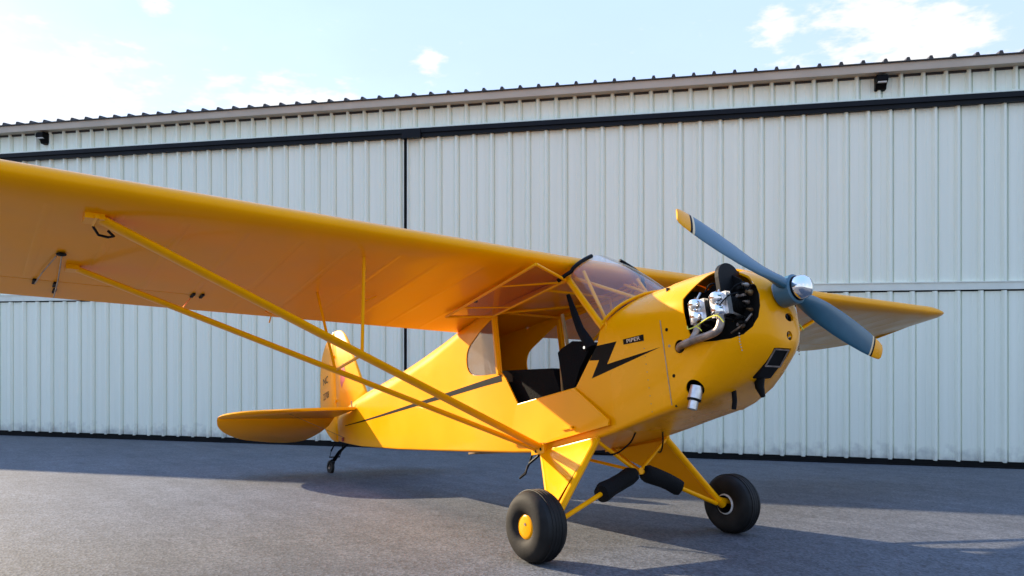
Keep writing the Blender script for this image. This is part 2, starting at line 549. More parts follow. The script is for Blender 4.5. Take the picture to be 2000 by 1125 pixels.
# door girt trim with drip edge
MB().box((JOINT + 0.05, -0.038, 2.585), (HS1, 0.06, 2.70)).box((JOINT + 0.05, -0.050, 2.690), (HS1, 0.02, 2.705)).build('door_girt', M['girt'], hroot)
MB().box((HS0, -0.038, 2.585), (JOINT - 0.05, 0.06, 2.70)).box((HS0, -0.050, 2.690), (JOINT - 0.05, 0.02, 2.705)).build('door_girt', M['girt'], hroot)
for a, b in ((JOINT + 0.05, HS1), (HS0, JOINT - 0.05)):
    MB().box((a, -0.008, 2.562), (b, 0.05, 2.588)).build('shade_strip', M['rubber_seal'], hroot)  # solid dark strip standing in for the shade under the girt
# dark joint between the two door leaves, with pale edge trims
MB().box((JOINT - 0.028, -0.020, 0.08), (JOINT + 0.028, 0.08, Z_TRACK0)).build('door_joint_seal', M['rubber_seal'], hroot)
for a, b in ((JOINT - 0.050, JOINT - 0.028), (JOINT + 0.028, JOINT + 0.055)):
    MB().box((a, -0.030, 0.09), (b, 0.05, Z_TRACK0 - 0.002)).build('door_edge_trim', M['girt'], hroot)
# track cover: two stepped dark strips
MB().box((HS0, -0.115, Z_TRACK0 + 0.055), (HS1, 0.10, Z_TRACK1)).build('track_cover', M['trim_dark'], hroot)
MB().box((HS0, -0.085, Z_TRACK0 - 0.01), (HS1, 0.10, Z_TRACK0 + 0.055)).build('track_cover', M['trim_dark'], hroot)
MB().box((JOINT - 0.03, -0.135, Z_TRACK0 - 0.03), (JOINT + 0.30, -0.04, Z_TRACK1 - 0.02)).build('track_joint_cover', M['trim_dark'], hroot)
MB().box((HS0, -0.05, Z_TRACK1), (HS1, 0.10, Z_TRACK1 + 0.04)).build('flashing', M['steel'], hroot)
# floor seal
MB().box((HS0, -0.05, -0.3), (HS1, 0.06, 0.022)).box((HS0, -0.025, 0.02), (HS1, 0.05, 0.095)).build('floor_seal', M['rubber_seal'], hroot)
# eave fascia, closure, roof
MB().box((HS0, -0.14, 5.80), (HS1, 0.10, 5.920)).build('fascia', M['fascia'], hroot)
MB().box((HS0, 0.03, 5.765), (HS1, 0.09, 5.799)).build('eave_closure', M['roof'], hroot)
sl = 0.06
x = HS0
rp = []
while x < HS1:
    rp += [(x, 0), (x + 0.24, 0), (x + 0.256, 0.045), (x + 0.289, 0.045)]
    x += 0.3048
rp.append((x, 0))
k = len(rp)
vv = []
for (yy, zz) in ((-0.17, 5.938), (9.0, 5.938 + 9.17 * sl)):
    vv += [(a, yy, zz + b) for a, b in rp] + [(a, yy, zz - 0.016) for a, b in rp]
ff = []
for i in range(k - 1):
    ff += [(i, i+1, 2*k + i+1, 2*k + i), (k + i, k + i+1, i+1, i), (k+i, 3*k + i, 3*k + i+1, k + i+1)]
link_mesh('roof_sheet', vv, ff, M['roof'], hroot)
MB().box((HS0, 0.12, -0.3), (HS0 + 0.2, 18.0, 5.8)).build('end_wall', M['steel'], hroot)
MB().box((HS1 - 0.2, 0.12, -0.3), (HS1, 18.0, 5.8)).build('end_wall', M['steel'], hroot)
MB().box((HS0, 17.8, -0.3), (HS1, 18.0, 5.8)).build('back_wall', M['steel'], hroot)
MB().add([(HS0, 9.0, 6.488), (HS1, 9.0, 6.488), (HS1, 18.2, 5.94), (HS0, 18.2, 5.94)], [(0, 1, 2, 3)]).build('rear_roof_slope', M['roof'], hroot)
MB().box((HS0, 0.10, 0.0), (HS1, 0.12, 5.90)).build('wall_backing', M['rubber_seal'], hroot)
# wall lights
for i, (sx, lab) in enumerate(((-9.10, 'small black wall light under the eave at the far left'), (5.62, 'small black wall light under the eave, up and right of the propeller'))):
    lr = bpy.data.objects.new('wall_light', None)
    COL.objects.link(lr)
    lr.matrix_world = hroot.matrix_world @ Matrix.Translation((sx, 0.0, 5.655)) @ Matrix.Diagonal((0.8, 0.8, 0.8, 1))
    tagit(lr, lab, 'wall light', 'wall lights under the eave')
    MB().prism([(-0.20, 0.03), (-0.20, 0.10), (-0.15, 0.14), (0.05, 0.14), (0.05, -0.10), (-0.04, -0.10), (-0.08, -0.02)],
               lambda y, z: (-0.095, y, z), lambda y, z: (0.095, y, z)).build('housing', M['black'], lr)
    MB().box((-0.075, -0.17, -0.005), (0.075, -0.06, 0.028)).build('lens', M['lens_white'], lr)
    MB().box((-0.085, 0.02, -0.11), (0.085, 0.062, 0.13)).build('back_plate', M['trim_dark'], lr)

# ------------------------------------------------------------------ airplane
IN = 0.0254
XAX, ZAX, YAX, RT = 2.545, -44.85, 35.56, 8.29
PIT = R(10.595)
def V(x, y, z):       # aircraft inches (x forward of the wing leading edge, y to port, z above the thrust line) -> metres
    return Vector(((x - XAX) * IN + 0.038711, y * IN, (z - ZAX) * IN + 0.206952))
plane = bpy.data.objects.new('light_airplane', None)
COL.objects.link(plane)
plane.matrix_world = Matrix(((0.973076, 0.001338, -0.230479, 0), (0.01141, 0.998478, 0.053966, 0), (0.2302, -0.055142, 0.97158, 0), (0, 0, 0, 1)))
tagit(plane, 'yellow high-wing taildragger airplane with black lightning stripe parked on the ramp', 'airplane')
def P(mb, name, m, parent=None, smooth=True, sharp=None):
    return mb.build(name, m, parent if parent is not None else plane, smooth, sharp, xf=V)
def lerp_tab(tab, x):
    if x >= tab[0][0]: return tab[0][1:]
    for a, b in zip(tab, tab[1:]):
        if a[0] >= x >= b[0]:
            t = (a[0] - x) / (a[0] - b[0])
            return tuple(p + (q - p) * t for p, q in zip(a[1:], b[1:]))
    return tab[-1][1:]
def section(x, w, zb, zs, zt, rb, ex):
    """closed loop: bottom centre -> starboard (-y) side -> top -> port"""
    half = []
    for i in range(4): half.append((-(w - rb) * i / 4, zb))
    for i in range(6):
        a = i / 6 * math.pi / 2
        half.append((-(w - rb) - rb * math.sin(a), zb + rb - rb * math.cos(a)))
    for i in range(8): half.append((-w, zb + rb + (zs - zb - rb) * i / 8))
    for i in range(15):
        a = i / 14 * math.pi / 2
        half.append((-w * math.cos(a) ** (2 / ex), zs + (zt - zs) * math.sin(a) ** (2 / ex)))
    loop = half + [(-y, z) for y, z in reversed(half[1:-1])]
    return [(x, y, z) for y, z in loop]
def loft(secs, caps=True):
    mb = MB(); n = len(secs[0])
    vs = [v for s in secs for v in s]
    fs = []
    for i in range(len(secs) - 1):
        for j in range(n):
            fs.append((i*n + j, i*n + (j+1) % n, (i+1)*n + (j+1) % n, (i+1)*n + j))
    if caps:
        fs.append(tuple(range(n - 1, -1, -1))); fs.append(tuple(range((len(secs)-1)*n, len(secs)*n)))
    mb.add(vs, fs); return mb
def ycut(poly, y0, y1):
    return P(MB().prism(poly, lambda x, z: (x, y0, z), lambda x, z: (x, y1, z)), 'cutter', M['black'], smooth=False)
def xcut(c, r, x0, x1, sy=1.0):
    pts = [(c[0] + sy * r * math.cos(2*math.pi*i/20), c[1] + r * math.sin(2*math.pi*i/20)) for i in range(20)]
    return P(MB().prism(pts, lambda y, z: (x0, y, z), lambda y, z: (x1, y, z)), 'cutter', M['black'], smooth=False)
def halfw(x): return 13.2 if x > -45 else 13.2 + (-45 - x) / 148 * -12
FUS = [  # x, w, zb, zs, zt, rb, ex
    (28.6, 13.2, -22.0, -1.0, 9.5, 1.6, 2.2), (20, 13.2, -23.0, -0.5, 9.5, 1.3, 2.2), (10.4, 13.2, -24.3, 0.0, 9.5, 1.0, 2.2),
    (9.6, 13.2, -24.4, 18.5, 20.2, 1.0, 4.0), (2, 13.2, -25.3, 18.5, 20.2, 0.8, 4.0), (-20, 13.2, -26.3, 18.5, 20.2, 0.8, 4.0),
    (-34, 13.2, -24.8, 18.5, 20.5, 0.8, 3.6), (-45, 13.2, -23.4, 17.5, 21.2, 0.8, 3.0), (-56, 12.31, -22.0, 15.5, 21.5, 0.8, 2.4),
    (-63, 11.74, -21.2, 14.5, 21.3, 0.8, 2.1), (-79, 10.44, -19.2, 12.3, 20.1, 0.8, 1.8), (-97, 8.98, -16.9, 10.6, 18.2, 0.7, 1.7), (-115, 7.52, -14.6, 9.4, 16.5, 0.7, 1.65),
    (-135, 5.90, -11.6, 8.6, 15.2, 0.6, 1.6), (-152, 4.52, -9.1, 8.0, 14.0, 0.5, 1.6), (-167, 3.31, -6.3, 7.4, 12.2, 0.5, 1.6),
    (-178, 2.0, -4.0, 6.6, 9.8, 0.4, 1.6), (-182, 1.1, -3.3, 6.0, 8.4, 0.3, 1.6)]
fus = P(loft([section(*s) for s in FUS]), 'fuselage', M['fabric'])
DOOR = [(-35.9, 17.6), (-36.0, -0.6), (-34.2, -2.6), (-29.4, -11.2), (-3.4, -11.0), (2.7, -5.2), (6.3, -2.1), (8.3, 1.9), (-2.2, 17.9)]
RWIN = curve_pts([(-38.6, 16.6, 0), (-44, 14.9, 0), (-48.9, 13.0, 0), (-53.6, 10.8, 0), (-55.4, 7.6, 0), (-55.0, 4.2, 0), (-52.4, 1.9, 0), (-46.8, 0.6, 0), (-38.6, -0.5, 0)], 4)
RWIN = [(p.x, p.y) for p in RWIN]
LWIN = [(-35.9, 16.8), (-35.9, 0.0), (-16, 0.9), (4.6, 2.4), (-2.8, 16.8)]
inner = P(loft([section(x, w - 0.45, zb + 0.45, zs, zt - 0.45, max(rb - 0.2, 0.15), ex) for (x, w, zb, zs, zt, rb, ex) in [(28.9,) + FUS[0][1:]] + FUS[1:-2]]), 'cutter', M['tan'])
cut = [inner, ycut(DOOR, -30, -9), ycut(RWIN, -30, -9), ycut(RWIN, 9, 30), ycut(LWIN, 9, 30),
       ycut([(-1.6, 17.6), (9.3, 3.2), (14.6, 6.3), (20.2, 9.0), (20.2, 40), (-1.6, 40)], -40, 40),
       P(MB().box((-53, -11.8, 17.2), (12, 11.8, 40)), 'cutter', M['black'], smooth=False)]
boolean_cut(fus, cut)
fus.data.materials.clear(); fus.data.materials.append(M['fabric']); fus.data.materials.append(M['metal_yellow'])
xlim = V(9.7, 0, 0).x
for p_ in fus.data.polygons:
    p_.material_index = 1 if p_.center.x > xlim else 0
# ---- markings on the fuselage side (thin raised sheets)
def side_plate(poly, name, m, parent=None, sgn=-1, off=0.035, th=0.03):
    f0 = lambda x, z: (x, sgn * (halfw(x) + off - th), z)
    f1 = lambda x, z: (x, sgn * (halfw(x) + off), z)
    return P(MB().prism(poly, f0, f1), name, m, parent, smooth=False)
BOLT = [(2.9, -5.15), (6.35, -2.0), (13.5, -2.5), (9.2, -7.4), (27.4, -7.1), (3.0, -9.9), (6.5, -5.8)]
side_plate(BOLT, 'lightning_bolt', M['black'], fus)
side_plate([(-x if False else x, z) for x, z in BOLT], 'lightning_bolt', M['black'], fus, sgn=1)
stripe_t = [(-36.0, -1.3), (-45, -1.2), (-72, -0.6), (-100, 0.2), (-130, 0.9), (-150, 1.5), (-170, 2.3)]
stripe_b = [(-170, 2.0), (-150, 0.9), (-130, 0.1), (-100, -1.0), (-72, -2.1), (-45, -3.0), (-36.0, -3.3)]
for sg in (-1, 1):
    mb = MB()
    k = len(stripe_t); sb = list(reversed(stripe_b))
    for off in (0.01, 0.06):
        mb.add([(x, sg * (halfw(x) + off), z) for x, z in stripe_t] + [(x, sg * (halfw(x) + off), z) for x, z in sb],
               [(i, i+1, k+i+1, k+i) for i in range(k-1)])
    P(mb, 'cheat_line', M['black'], fus, smooth=False)
side_plate([(15.8, -2.55), (22.7, -2.9), (22.6, -4.4), (15.8, -3.85)], 'name_plate', M['black'], fus, off=0.07, th=0.06)
# ---- text
def text_mesh(name, s, size, m, fn, parent, shear=0.0):
    c = bpy.data.curves.new(name, 'FONT')
    c.body = s; c.size = size; c.extrude = 0.0; c.shear = shear; c.align_x = 'CENTER'; c.align_y = 'CENTER'
    t = bpy.data.objects.new(name, c)
    COL.objects.link(t)
    bpy.context.view_layer.update()
    me = bpy.data.meshes.new_from_object(t.evaluated_get(bpy.context.evaluated_depsgraph_get()))
    bpy.data.objects.remove(t); bpy.data.curves.remove(c)
    for v in me.vertices:
        v.co = V(*fn(v.co.x, v.co.y))
    me.materials.clear(); me.materials.append(m)
    o = bpy.data.objects.new(name, me)
    COL.objects.link(o); o.parent = parent
    return o
text_mesh('name_lettering', 'PIPER', 1.35, M['aluminium'], lambda a, b: (19.2 + a * 1.45, -13.2 - 0.09, -3.45 + b - a * 0.06), fus)
# ---- cowling
COWL = [(52.2, 3.0, -7.6, -5.6, -2.6, 1.6, 2.0), (52.0, 4.9, -10.6, -5.4, 1.2, 4.0, 2.1), (51.4, 6.5, -12.2, -5.2, 2.9, 5.4, 2.2), (50.2, 8.1, -13.6, -5.0, 4.3, 6.8, 2.3), (48.6, 9.8, -14.8, -4.7, 5.6, 8.2, 2.3), (46.6, 11.3, -16.1, -4.3, 6.8, 9.2, 2.3),
        (44, 12.5, -17.6, -4.0, 8.2, 9.0, 2.3), (40, 13.15, -19.5, -3.0, 9.2, 7.2, 2.25), (34, 13.35, -21.3, -1.5, 9.6, 4.2, 2.2), (28.7, 13.35, -22.15, -1.0, 9.65, 1.8, 2.2)]
cowl = P(loft([section(*s) for s in COWL]), 'cowling', M['metal_yellow'])
icowl = P(loft([section(x - 0.35, w - 0.3, zb + 0.3, zs, zt - 0.3, max(rb - 0.3, 0.3), ex) for (x, w, zb, zs, zt, rb, ex) in COWL[1:-1] + [(28.0,) + COWL[-1][1:]]]), 'cutter', M['engine_black'])
OPEN = [(35.5, 2.3), (35.7, -1.0), (36.0, -4.2), (36.6, -6.2), (38.2, -8.0), (40.2, -8.8), (43.0, -9.2), (46.0, -9.3), (48.2, -8.8), (49.8, -7.4), (50.8, -5.4), (51.2, -3.0), (51.1, -0.4), (50.4, 1.8), (49.0, 4.0), (47.4, 6.0), (45.4, 9.6), (43.4, 9.9), (41.2, 8.2), (38.4, 5.2)]
TOPN = [(37.6, 3.4), (46.6, 3.4), (46.0, 6.5), (44.6, 12), (43.0, 12), (40.6, 7.6)]
cut = [icowl, ycut(OPEN, -40, -4.9), ycut(OPEN, 4.9, 40), ycut(TOPN, -40, -2.4), ycut(TOPN, 2.4, 40),
       P(MB().lathe([(1.55, -4), (1.55, 4)], (33.3, -13.2, -8.3), (0, 1, 0), 20), 'cutter', M['black']),
       P(MB().lathe([(2.0, -4), (2.0, 4)], (35.2, -12.6, -18.2), (0, 1, 0.3), 20), 'cutter', M['black']),
       xcut((1.9, -5.2), 0.95, 46, 60, 1.6), xcut((1.0, -9.4), 1.05, 46, 60), xcut((0, 0), 2.6, 46, 60),
       P(MB().prism([(-3.8, -12.1), (1.9, -12.1), (2.0, -22), (-4.0, -22)], lambda y, z: (44.0, y, z), lambda y, z: (62, y, z)), 'cutter', M['black'], smooth=False)]
boolean_cut(cowl, cut)
cowl.data.materials.clear(); cowl.data.materials.append(M['metal_yellow'])
# lining of the engine bay
P(loft([section(x, w - 0.5, zb + 0.6, zs, zt - 0.6, max(rb - 0.4, 0.3), ex) for (x, w, zb, zs, zt, rb, ex) in ((33.2, 5.6, -14, -2, 6.0, 1.5, 2.2), (38, 5.6, -14, -2, 6.0, 1.5, 2.2), (47, 5.0, -12, -3, 4.5, 2, 2.2))]), 'crankcase', M['engine_black'])
MBF = MB().box((29.2, -13.0, -21.5), (29.6, 13.0, 0)).box((29.2, -10.5, 0), (29.6, 10.5, 7))
P(MBF, 'firewall', M['engine_black'], smooth=False)
for sg in (-1, 1):
    P(MB().prism([(34.9, 3.0), (35.4, -9.3), (48, -9.3), (49, -4), (47.2, 4.3), (44, 6.6)], lambda x, z: (x, sg*6.4, z), lambda x, z: (x, sg*6.0, z)), 'baffle', M['engine_black'], smooth=False)
    P(MB().prism([(44.6 + 0.0, 0)] and [( -3.9*math.cos(a*math.pi/14), 5.0 + 3.5*math.sin(a*math.pi/14)) for a in range(15)] + [(3.9, 1.0), (-3.9, 1.0)],
                 lambda y, z: (44.2, sg*7.4 + y, z), lambda y, z: (45.2, sg*7.4 + y, z)), 'cooling_scoop', M['engine_black'], smooth=False)
    # two cylinders a side
    for cx, cz in ((39.2, -1.6), (45.2, -1.6)):
        cyl = MB()
        for q in range(9):
            cyl.lathe([(2.35, -0.11), (2.35, 0.11)], (cx, sg*(6.6 + q*0.52), cz), (0, 1, 0), 20)
        cyl.lathe([(1.9, 0), (1.9, 6)], (cx, sg*5.0, cz), (0, sg, 0), 16)
        co = P(cyl, 'cylinder', M['engine_black'], smooth=True)
        hd = MB()
        for q in range(5):
            hd.box((cx - 2.3, sg*11.3 + sg*q*0.34 - 0.09, cz - 2.5), (cx + 2.3, sg*11.3 + sg*q*0.34 + 0.09, cz + 2.5))
        P(hd, 'cylinder_head', M['aluminium'], co, smooth=False)
        for rz in (1.45, -1.45):
            rk = MB()
            rk.lathe([(1.15, 0), (1.42, 0.15), (1.42, 1.0), (1.2, 1.45), (0.7, 1.7), (0.12, 1.75)], (cx, sg*12.7, cz + rz), (0, sg, 0), 18)
            rk.lathe([(1.7, -0.1), (1.7, 0.12)], (cx, sg*12.8, cz + rz), (0, sg, 0), 6)
            for b in range(4):
                rk.lathe([(0.22, 0.1), (0.22, 0.5)], (cx + 1.25*math.cos(b*1.57+.78), sg*12.8, cz + rz + 1.25*math.sin(b*1.57+.78)), (0, sg, 0), 6)
            P(rk, 'rocker_cover', M['chrome'], co, smooth=True, sharp=30)
        P(MB().tube([(cx - 0.6, sg*12.2, cz + 2.2), (cx - 0.4, sg*10.2, cz + 4.6)], 0.3, 8), 'spark_plug', M['aluminium'], co)
    P(MB().tube(curve_pts([(45.4, sg*13.2, -3.8), (45.7, sg*13.6, -5.6), (45.0, sg*14.2, -7.4), (42.6, sg*14.3, -7.9), (38.6, sg*14.1, -8.0), (35.4, sg*14.1, -8.25), (33.2, sg*13.3, -8.5), (31.5, sg*11.0, -9.2)], 7), 0.88, 14), 'exhaust_pipe', M['exhaust'])
    P(MB().tube(curve_pts([(38.6, sg*12.4, -3.8), (38.4, sg*13.0, -6.0), (37.6, sg*13.9, -7.8)], 6), 0.85, 12), 'exhaust_pipe', M['exhaust'])
    P(MB().tube(curve_pts([(36.5, sg*13.6, -4.4), (37.3, sg*14.3, -5.3), (39.5, sg*14.4, -5.2), (42, sg*14.6, -4.6), (44.2, sg*14.9, -4.3), (46.2, sg*14.9, -4.6), (47.2, sg*14.6, -6.2)], 6), 0.14, 6), 'ignition_lead', M['wire'])
    P(MB().tube(curve_pts([(39.5, sg*14.4, -5.2), (40.4, sg*14.5, -5.8), (41.0, sg*14.5, -6.6)], 5), 0.12, 6), 'ignition_lead', M['wire'])
    P(MB().tube(curve_pts([(44.2, sg*14.9, -4.3), (47.5, sg*12.6, -0.5), (48.2, sg*9.5, 0.5)], 6), 0.16, 6), 'ignition_lead', M['engine_black'])
for (x, y, z, a) in ((47.2, -7.4, 0.2, 1.3), (47.0, -7.2, -2.2, 0.9), (46.5, -8.0, -4.6, 1.1), (47.4, -6.9, 2.0, 0.7), (43.2, -7.6, 3.2, 0.8), (47.6, -8.6, -6.0, 0.8)):
    P(MB().box((x - a, y - 0.4, z - 0.25), (x + a, y + 0.3, z + 0.25)).lathe([(0.4, 0), (0.4, 0.9)], (x, y - 0.3, z), (0, -1, 0), 8), 'engine_fitting', M['exhaust' if a > 1.1 else 'engine_black'], smooth=False)
for (x, y, z, a, m_) in ((48.6, -6.9, 2.4, 0.55, 'exhaust'), (49.0, -6.6, 0.6, 0.7, 'brass'), (48.2, -7.0, -1.4, 0.5, 'exhaust'), (48.6, -6.8, -3.2, 0.45, 'brass'), (46.2, -7.6, -6.2, 0.8, 'aluminium')):
    P(MB().lathe([(a, 0), (a * 1.05, 0.3), (a * 0.8, 0.8), (a * 0.5, 1.1), (a * 0.5, 1.5)], (x, y + 0.8, z), (-0.2, -1, 0.2), 10), 'engine_fitting', M[m_], smooth=True, sharp=30)
for k_, (p0, p1, p2) in enumerate((((48.4, -6.8, 3.2), (47.0, -8.2, 2.6), (45.8, -8.6, 1.6)), ((48.8, -6.6, -4.2), (47.2, -8.4, -6.4), (44.0, -8.2, -7.4)), ((42.4, -7.0, 4.4), (41.0, -9.0, 4.6), (39.6, -9.6, 3.0)), ((36.6, -7.0, 1.6), (37.0, -10.0, 2.4), (38.6, -11.4, 1.2)))):
    P(MB().tube(curve_pts([p0, p1, p2], 6), 0.22 + 0.06 * (k_ % 2), 8), 'engine_hose', M['exhaust' if k_ % 2 else 'engine_black'])
for cx_ in (37.6, 40.6, 43.8, 46.6):
    P(MB().tube([(cx_, -5.6, -4.6), (cx_ + 0.1, -12.4, -3.2)], 0.3, 8), 'pushrod_tube', M['aluminium'])
# exhaust stub, drain pipes, chin filter
st = P(MB().lathe([(1.5, 0), (1.5, 3.2), (1.3, 3.22), (1.3, 0.2)], (35.1, -11.6, -17.8), (-0.22, -0.30, -1), 20), 'exhaust_stub', M['aluminium'])
P(MB().lathe([(1.08, 3.0), (1.08, 5.3), (0.94, 5.32), (0.94, 3.1)], (35.1, -11.6, -17.8), (-0.22, -0.30, -1), 18), 'pipe_tip', M['aluminium'], st)
P(MB().lathe([(1.56, 2.9), (1.56, 3.3), (1.1, 3.4)], (35.1, -11.6, -17.8), (-0.22, -0.30, -1), 18), 'clamp', M['black'], st)
P(MB().tube([(39.6, -4.6, -18.2), (39.4, -4.8, -21.8), (39.0, -5.0, -23.6)], 0.55, 10), 'drain_pipe', M['black'])
P(MB().tube([(44.0, -0.8, -16.6), (43.6, -0.8, -19.4), (44.2, -0.9, -21.6)], [1.3, 1.0, 0.5], 12), 'breather_scoop', M['black'])
fxs = lambda z: 50.9 + (z + 12.3) * 0.95
FQ = [(-3.4, -12.4), (1.5, -12.4), (1.6, -15.5), (-3.6, -15.5)]
fo = P(MB().prism(FQ, lambda y, z: (fxs(z) - 3.0, y, z), lambda y, z: (fxs(z), y, z)), 'air_filter_box', M['engine_black'], smooth=False)
fr = MB()
for a, b in zip(FQ, FQ[1:] + FQ[:1]):
    fr.tube([(fxs(a[1]) + 0.1, a[0], a[1]), (fxs(b[1]) + 0.1, b[0], b[1])], 0.2, 8)
P(fr, 'filter_frame', M['exhaust'], fo)
P(MB().prism([(-3.9, -15.3), (1.9, -15.3), (1.4, -17.5), (-3.2, -17.5)], lambda y, z: (40.5, y, z), lambda y, z: (47.8 + (z + 15.3) * 1.1, y, z)), 'intake_duct', M['engine_black'], fo, smooth=False)
# cowl screws, seams
for (x, z) in ((30.2, -3.6), (30.4, -14.5)):
    P(MB().lathe([(0.42, 0), (0.42, 0.12), (0.2, 0.2)], (x, -13.3, z), (0, -1, 0), 10), 'cowl_latch', M['black'], cowl)
P(MB().lathe([(0.35, 0), (0.35, 0.1)], (30.3, -13.3, -7.5), (0, -1, 0), 10), 'cowl_latch', M['exhaust'], cowl)
for i in range(10):
    z = -20 + i * 1.9
    P(MB().lathe([(0.13, 0), (0.13, 0.06)], (22.2 + 0.02*i, -13.2, z - 1.5), (0, -1, 0), 6), 'rivet', M['exhaust'], fus)
seam = MB().tube([V_ for V_ in [(28.65, -13.42, -21.0), (28.65, -13.42, -1.0)]], 0.10, 6)
P(seam, 'cowl_seam', M['exhaust'], cowl)
for sg in (-1, 1):
    for k in range(7):
        a_ = -0.9 + k * 0.33
        P(MB().lathe([(0.17, 0), (0.17, 0.08)], (47.6, sg * (10.75 - 0.9 * abs(k - 3) * 0.12), -11.8 + k * 0.62 - 0.4), (0.3, sg, 0), 6), 'cowl_screw', M['exhaust'], cowl)
# ---- propeller
prop = bpy.data.objects.new('propeller', None)
COL.objects.link(prop); prop.parent = plane
AP = R(20.05); XP = 54.6
BL = [(0, 3.0, 1.7, 70), (2.2, 3.2, 1.8, 60), (4.5, 3.5, 1.7, 48), (7.5, 4.3, 1.35, 40), (12, 5.3, 0.95, 29), (18, 5.9, 0.72, 21.5), (24, 5.9, 0.58, 17), (29, 5.5, 0.48, 14.5), (31.2, 5.1, 0.42, 13.6), (31.8, 5.0, 0.41, 13.4), (32.4, 4.9, 0.40, 13.2), (34.6, 4.3, 0.34, 12.3), (35.6, 3.7, 0.30, 12), (36.0, 2.8, 0.24, 12)]
def blade_sec(r, ch, th, be, sgn):
    er = Vector((0, -math.cos(AP) * sgn, math.sin(AP) * sgn))     # radial
    mo = Vector((1, 0, 0)).cross(er)                              # tangential
    if mo.z * sgn < 0: pass
    # turning direction: starboard blade moves down
    mo = Vector((0, -math.sin(AP) * sgn, -math.cos(AP) * sgn))
    be = R(be)
    cd = mo * math.cos(be) + Vector((1, 0, 0)) * math.sin(be)     # towards the leading edge
    nd = Vector((1, 0, 0)) * math.cos(be) - mo * math.sin(be)
    c = Vector((XP, 0, 0)) + er * r
    o = []
    N = 20
    for i in range(N):
        a = 2 * math.pi * i / N
        o.append(tuple(c + cd * (ch / 2 * math.cos(a)) + nd * (th * math.sin(a) * (1.0 if math.sin(a) > 0 else 0.45))))
    return o
def bl_at(r):
    for a, b in zip(BL, BL[1:]):
        if a[0] <= r <= b[0]:
            t = (r - a[0]) / (b[0] - a[0]); return tuple(p + (q - p) * t for p, q in zip(a, b))
for sgn in (1, -1):
    def piece(r0, r1, name, m):
        rs = [r0] + [b[0] for b in BL if r0 < b[0] < r1] + [r1]
        if r1 - r0 > 4:
            ext = []
            for a, b in zip(rs, rs[1:]): ext += [a + (b - a) * k / 4 for k in range(4)]
            rs = ext + [r1]
        return P(loft([blade_sec(*bl_at(r), sgn) for r in rs]), name, m, prop)
    piece(0.5, 31.2, 'blade', M['prop'])
    piece(31.2, 31.8, 'blade_band', M['cream'])
    piece(31.8, 32.4, 'blade_band', M['black'])
    piece(32.4, 36.0, 'blade_tip', M['metal_yellow'])
P(MB().lathe([(2.9, -2.2), (3.3, -2.0), (3.3, 1.6), (2.6, 2.0)], (XP, 0, 0), (1, 0, 0), 28), 'hub_boss', M['prop'], prop)
P(MB().lathe([(2.5, 1.9), (2.62, 2.1), (2.55, 3.4), (2.2, 4.4), (1.5, 5.0), (0.5, 5.2), (0.05, 5.22)], (XP, 0, 0), (1, 0, 0), 28), 'spinner', M['chrome'], prop)
P(MB().lathe([(2.75, 1.8), (2.75, 2.15)], (XP, 0, 0), (1, 0, 0), 28), 'spinner_ring', M['black'], prop)
P(MB().lathe([(3.4, -5.5), (3.0, -4.2), (2.4, -2.1)], (XP, 0, 0), (1, 0, 0), 24), 'shaft_housing', M['exhaust'], prop)
# ---- wings
UPR = [(0.0, 22.4), (-0.35, 23.5), (-1.0, 24.3), (-2.2, 25.1), (-4, 25.8), (-7, 26.5), (-12.6, 27.2), (-19, 27.5), (-25, 27.3), (-31, 26.7), (-38, 25.6), (-44, 24.2), (-50.5, 22.3), (-57, 20.5), (-63, 18.75)]
LOW = [(-63, 18.5), (-57, 18.75), (-50.5, 18.95), (-44, 19.1), (-38, 19.25), (-31, 19.45), (-25, 19.6), (-19, 19.8), (-12.6, 19.95), (-7, 20.15), (-4, 20.4), (-2.2, 20.8), (-1.0, 21.3), (-0.35, 21.8)]
DI = math.tan(R(0.822))
SEMI = 206.0
def zdih(y): return max(0, (abs(y) - 13)) * DI
def wing_prof(y, x_from, x_to, sag):
    """airfoil loop clipped to x_from >= x >= x_to"""
    def clip(L):
        o = []
        for (xa, za), (xb, zb) in zip(L, L[1:]):
            if not o and (xa <= x_from + 1e-6 and xa >= x_to - 1e-6): o.append((xa, za))
            for xc in (x_from, x_to):
                if (xa - xc) * (xb - xc) < -1e-9:
                    t = (xa - xc) / (xa - xb); o.append((xc, za + (zb - za) * t))
            if x_to - 1e-6 <= xb <= x_from + 1e-6: o.append((xb, zb))
        return o
    u = clip(UPR); l = clip(LOW + [UPR[0]] if x_from > -0.1 else LOW)
    if x_from > -0.1: l = l[:-1]
    lo = []
    n = abs(y)
    # tip rounding: leading edge pulls back only at the very end, trailing edge sweeps forward
    te_in = 0.0; le_in = 0.0; thin = 1.0
    if n > SEMI - 24:
        t = (n - (SEMI - 24)) / 24
        te_in = 30 * (1 - math.sqrt(max(0, 1 - t ** 2.2)))
        le_in = 0.0 if t < 0.8 else 9 * (1 - math.sqrt(max(0, 1 - ((t - 0.8) / 0.2) ** 2)))
        thin = 1 - 0.92 * max(0, (t - 0.45) / 0.55) ** 2.4
    for (x, z) in u + l:
        fx_ = -x / 63
        x2 = -(le_in + fx_ * (63 - le_in - te_in))
        zm = 21.9 - 3.2 * fx_
        z2 = zm + (z - zm) * thin
        if sag and 0.06 < fx_ < 0.95:
            z2 += (-sag if z > zm else sag) * math.sin(math.pi * min(1, max(0, (fx_ - 0.06) / 0.85)))
        lo.append((x2, y, z2 + zdih(y)))
    return lo
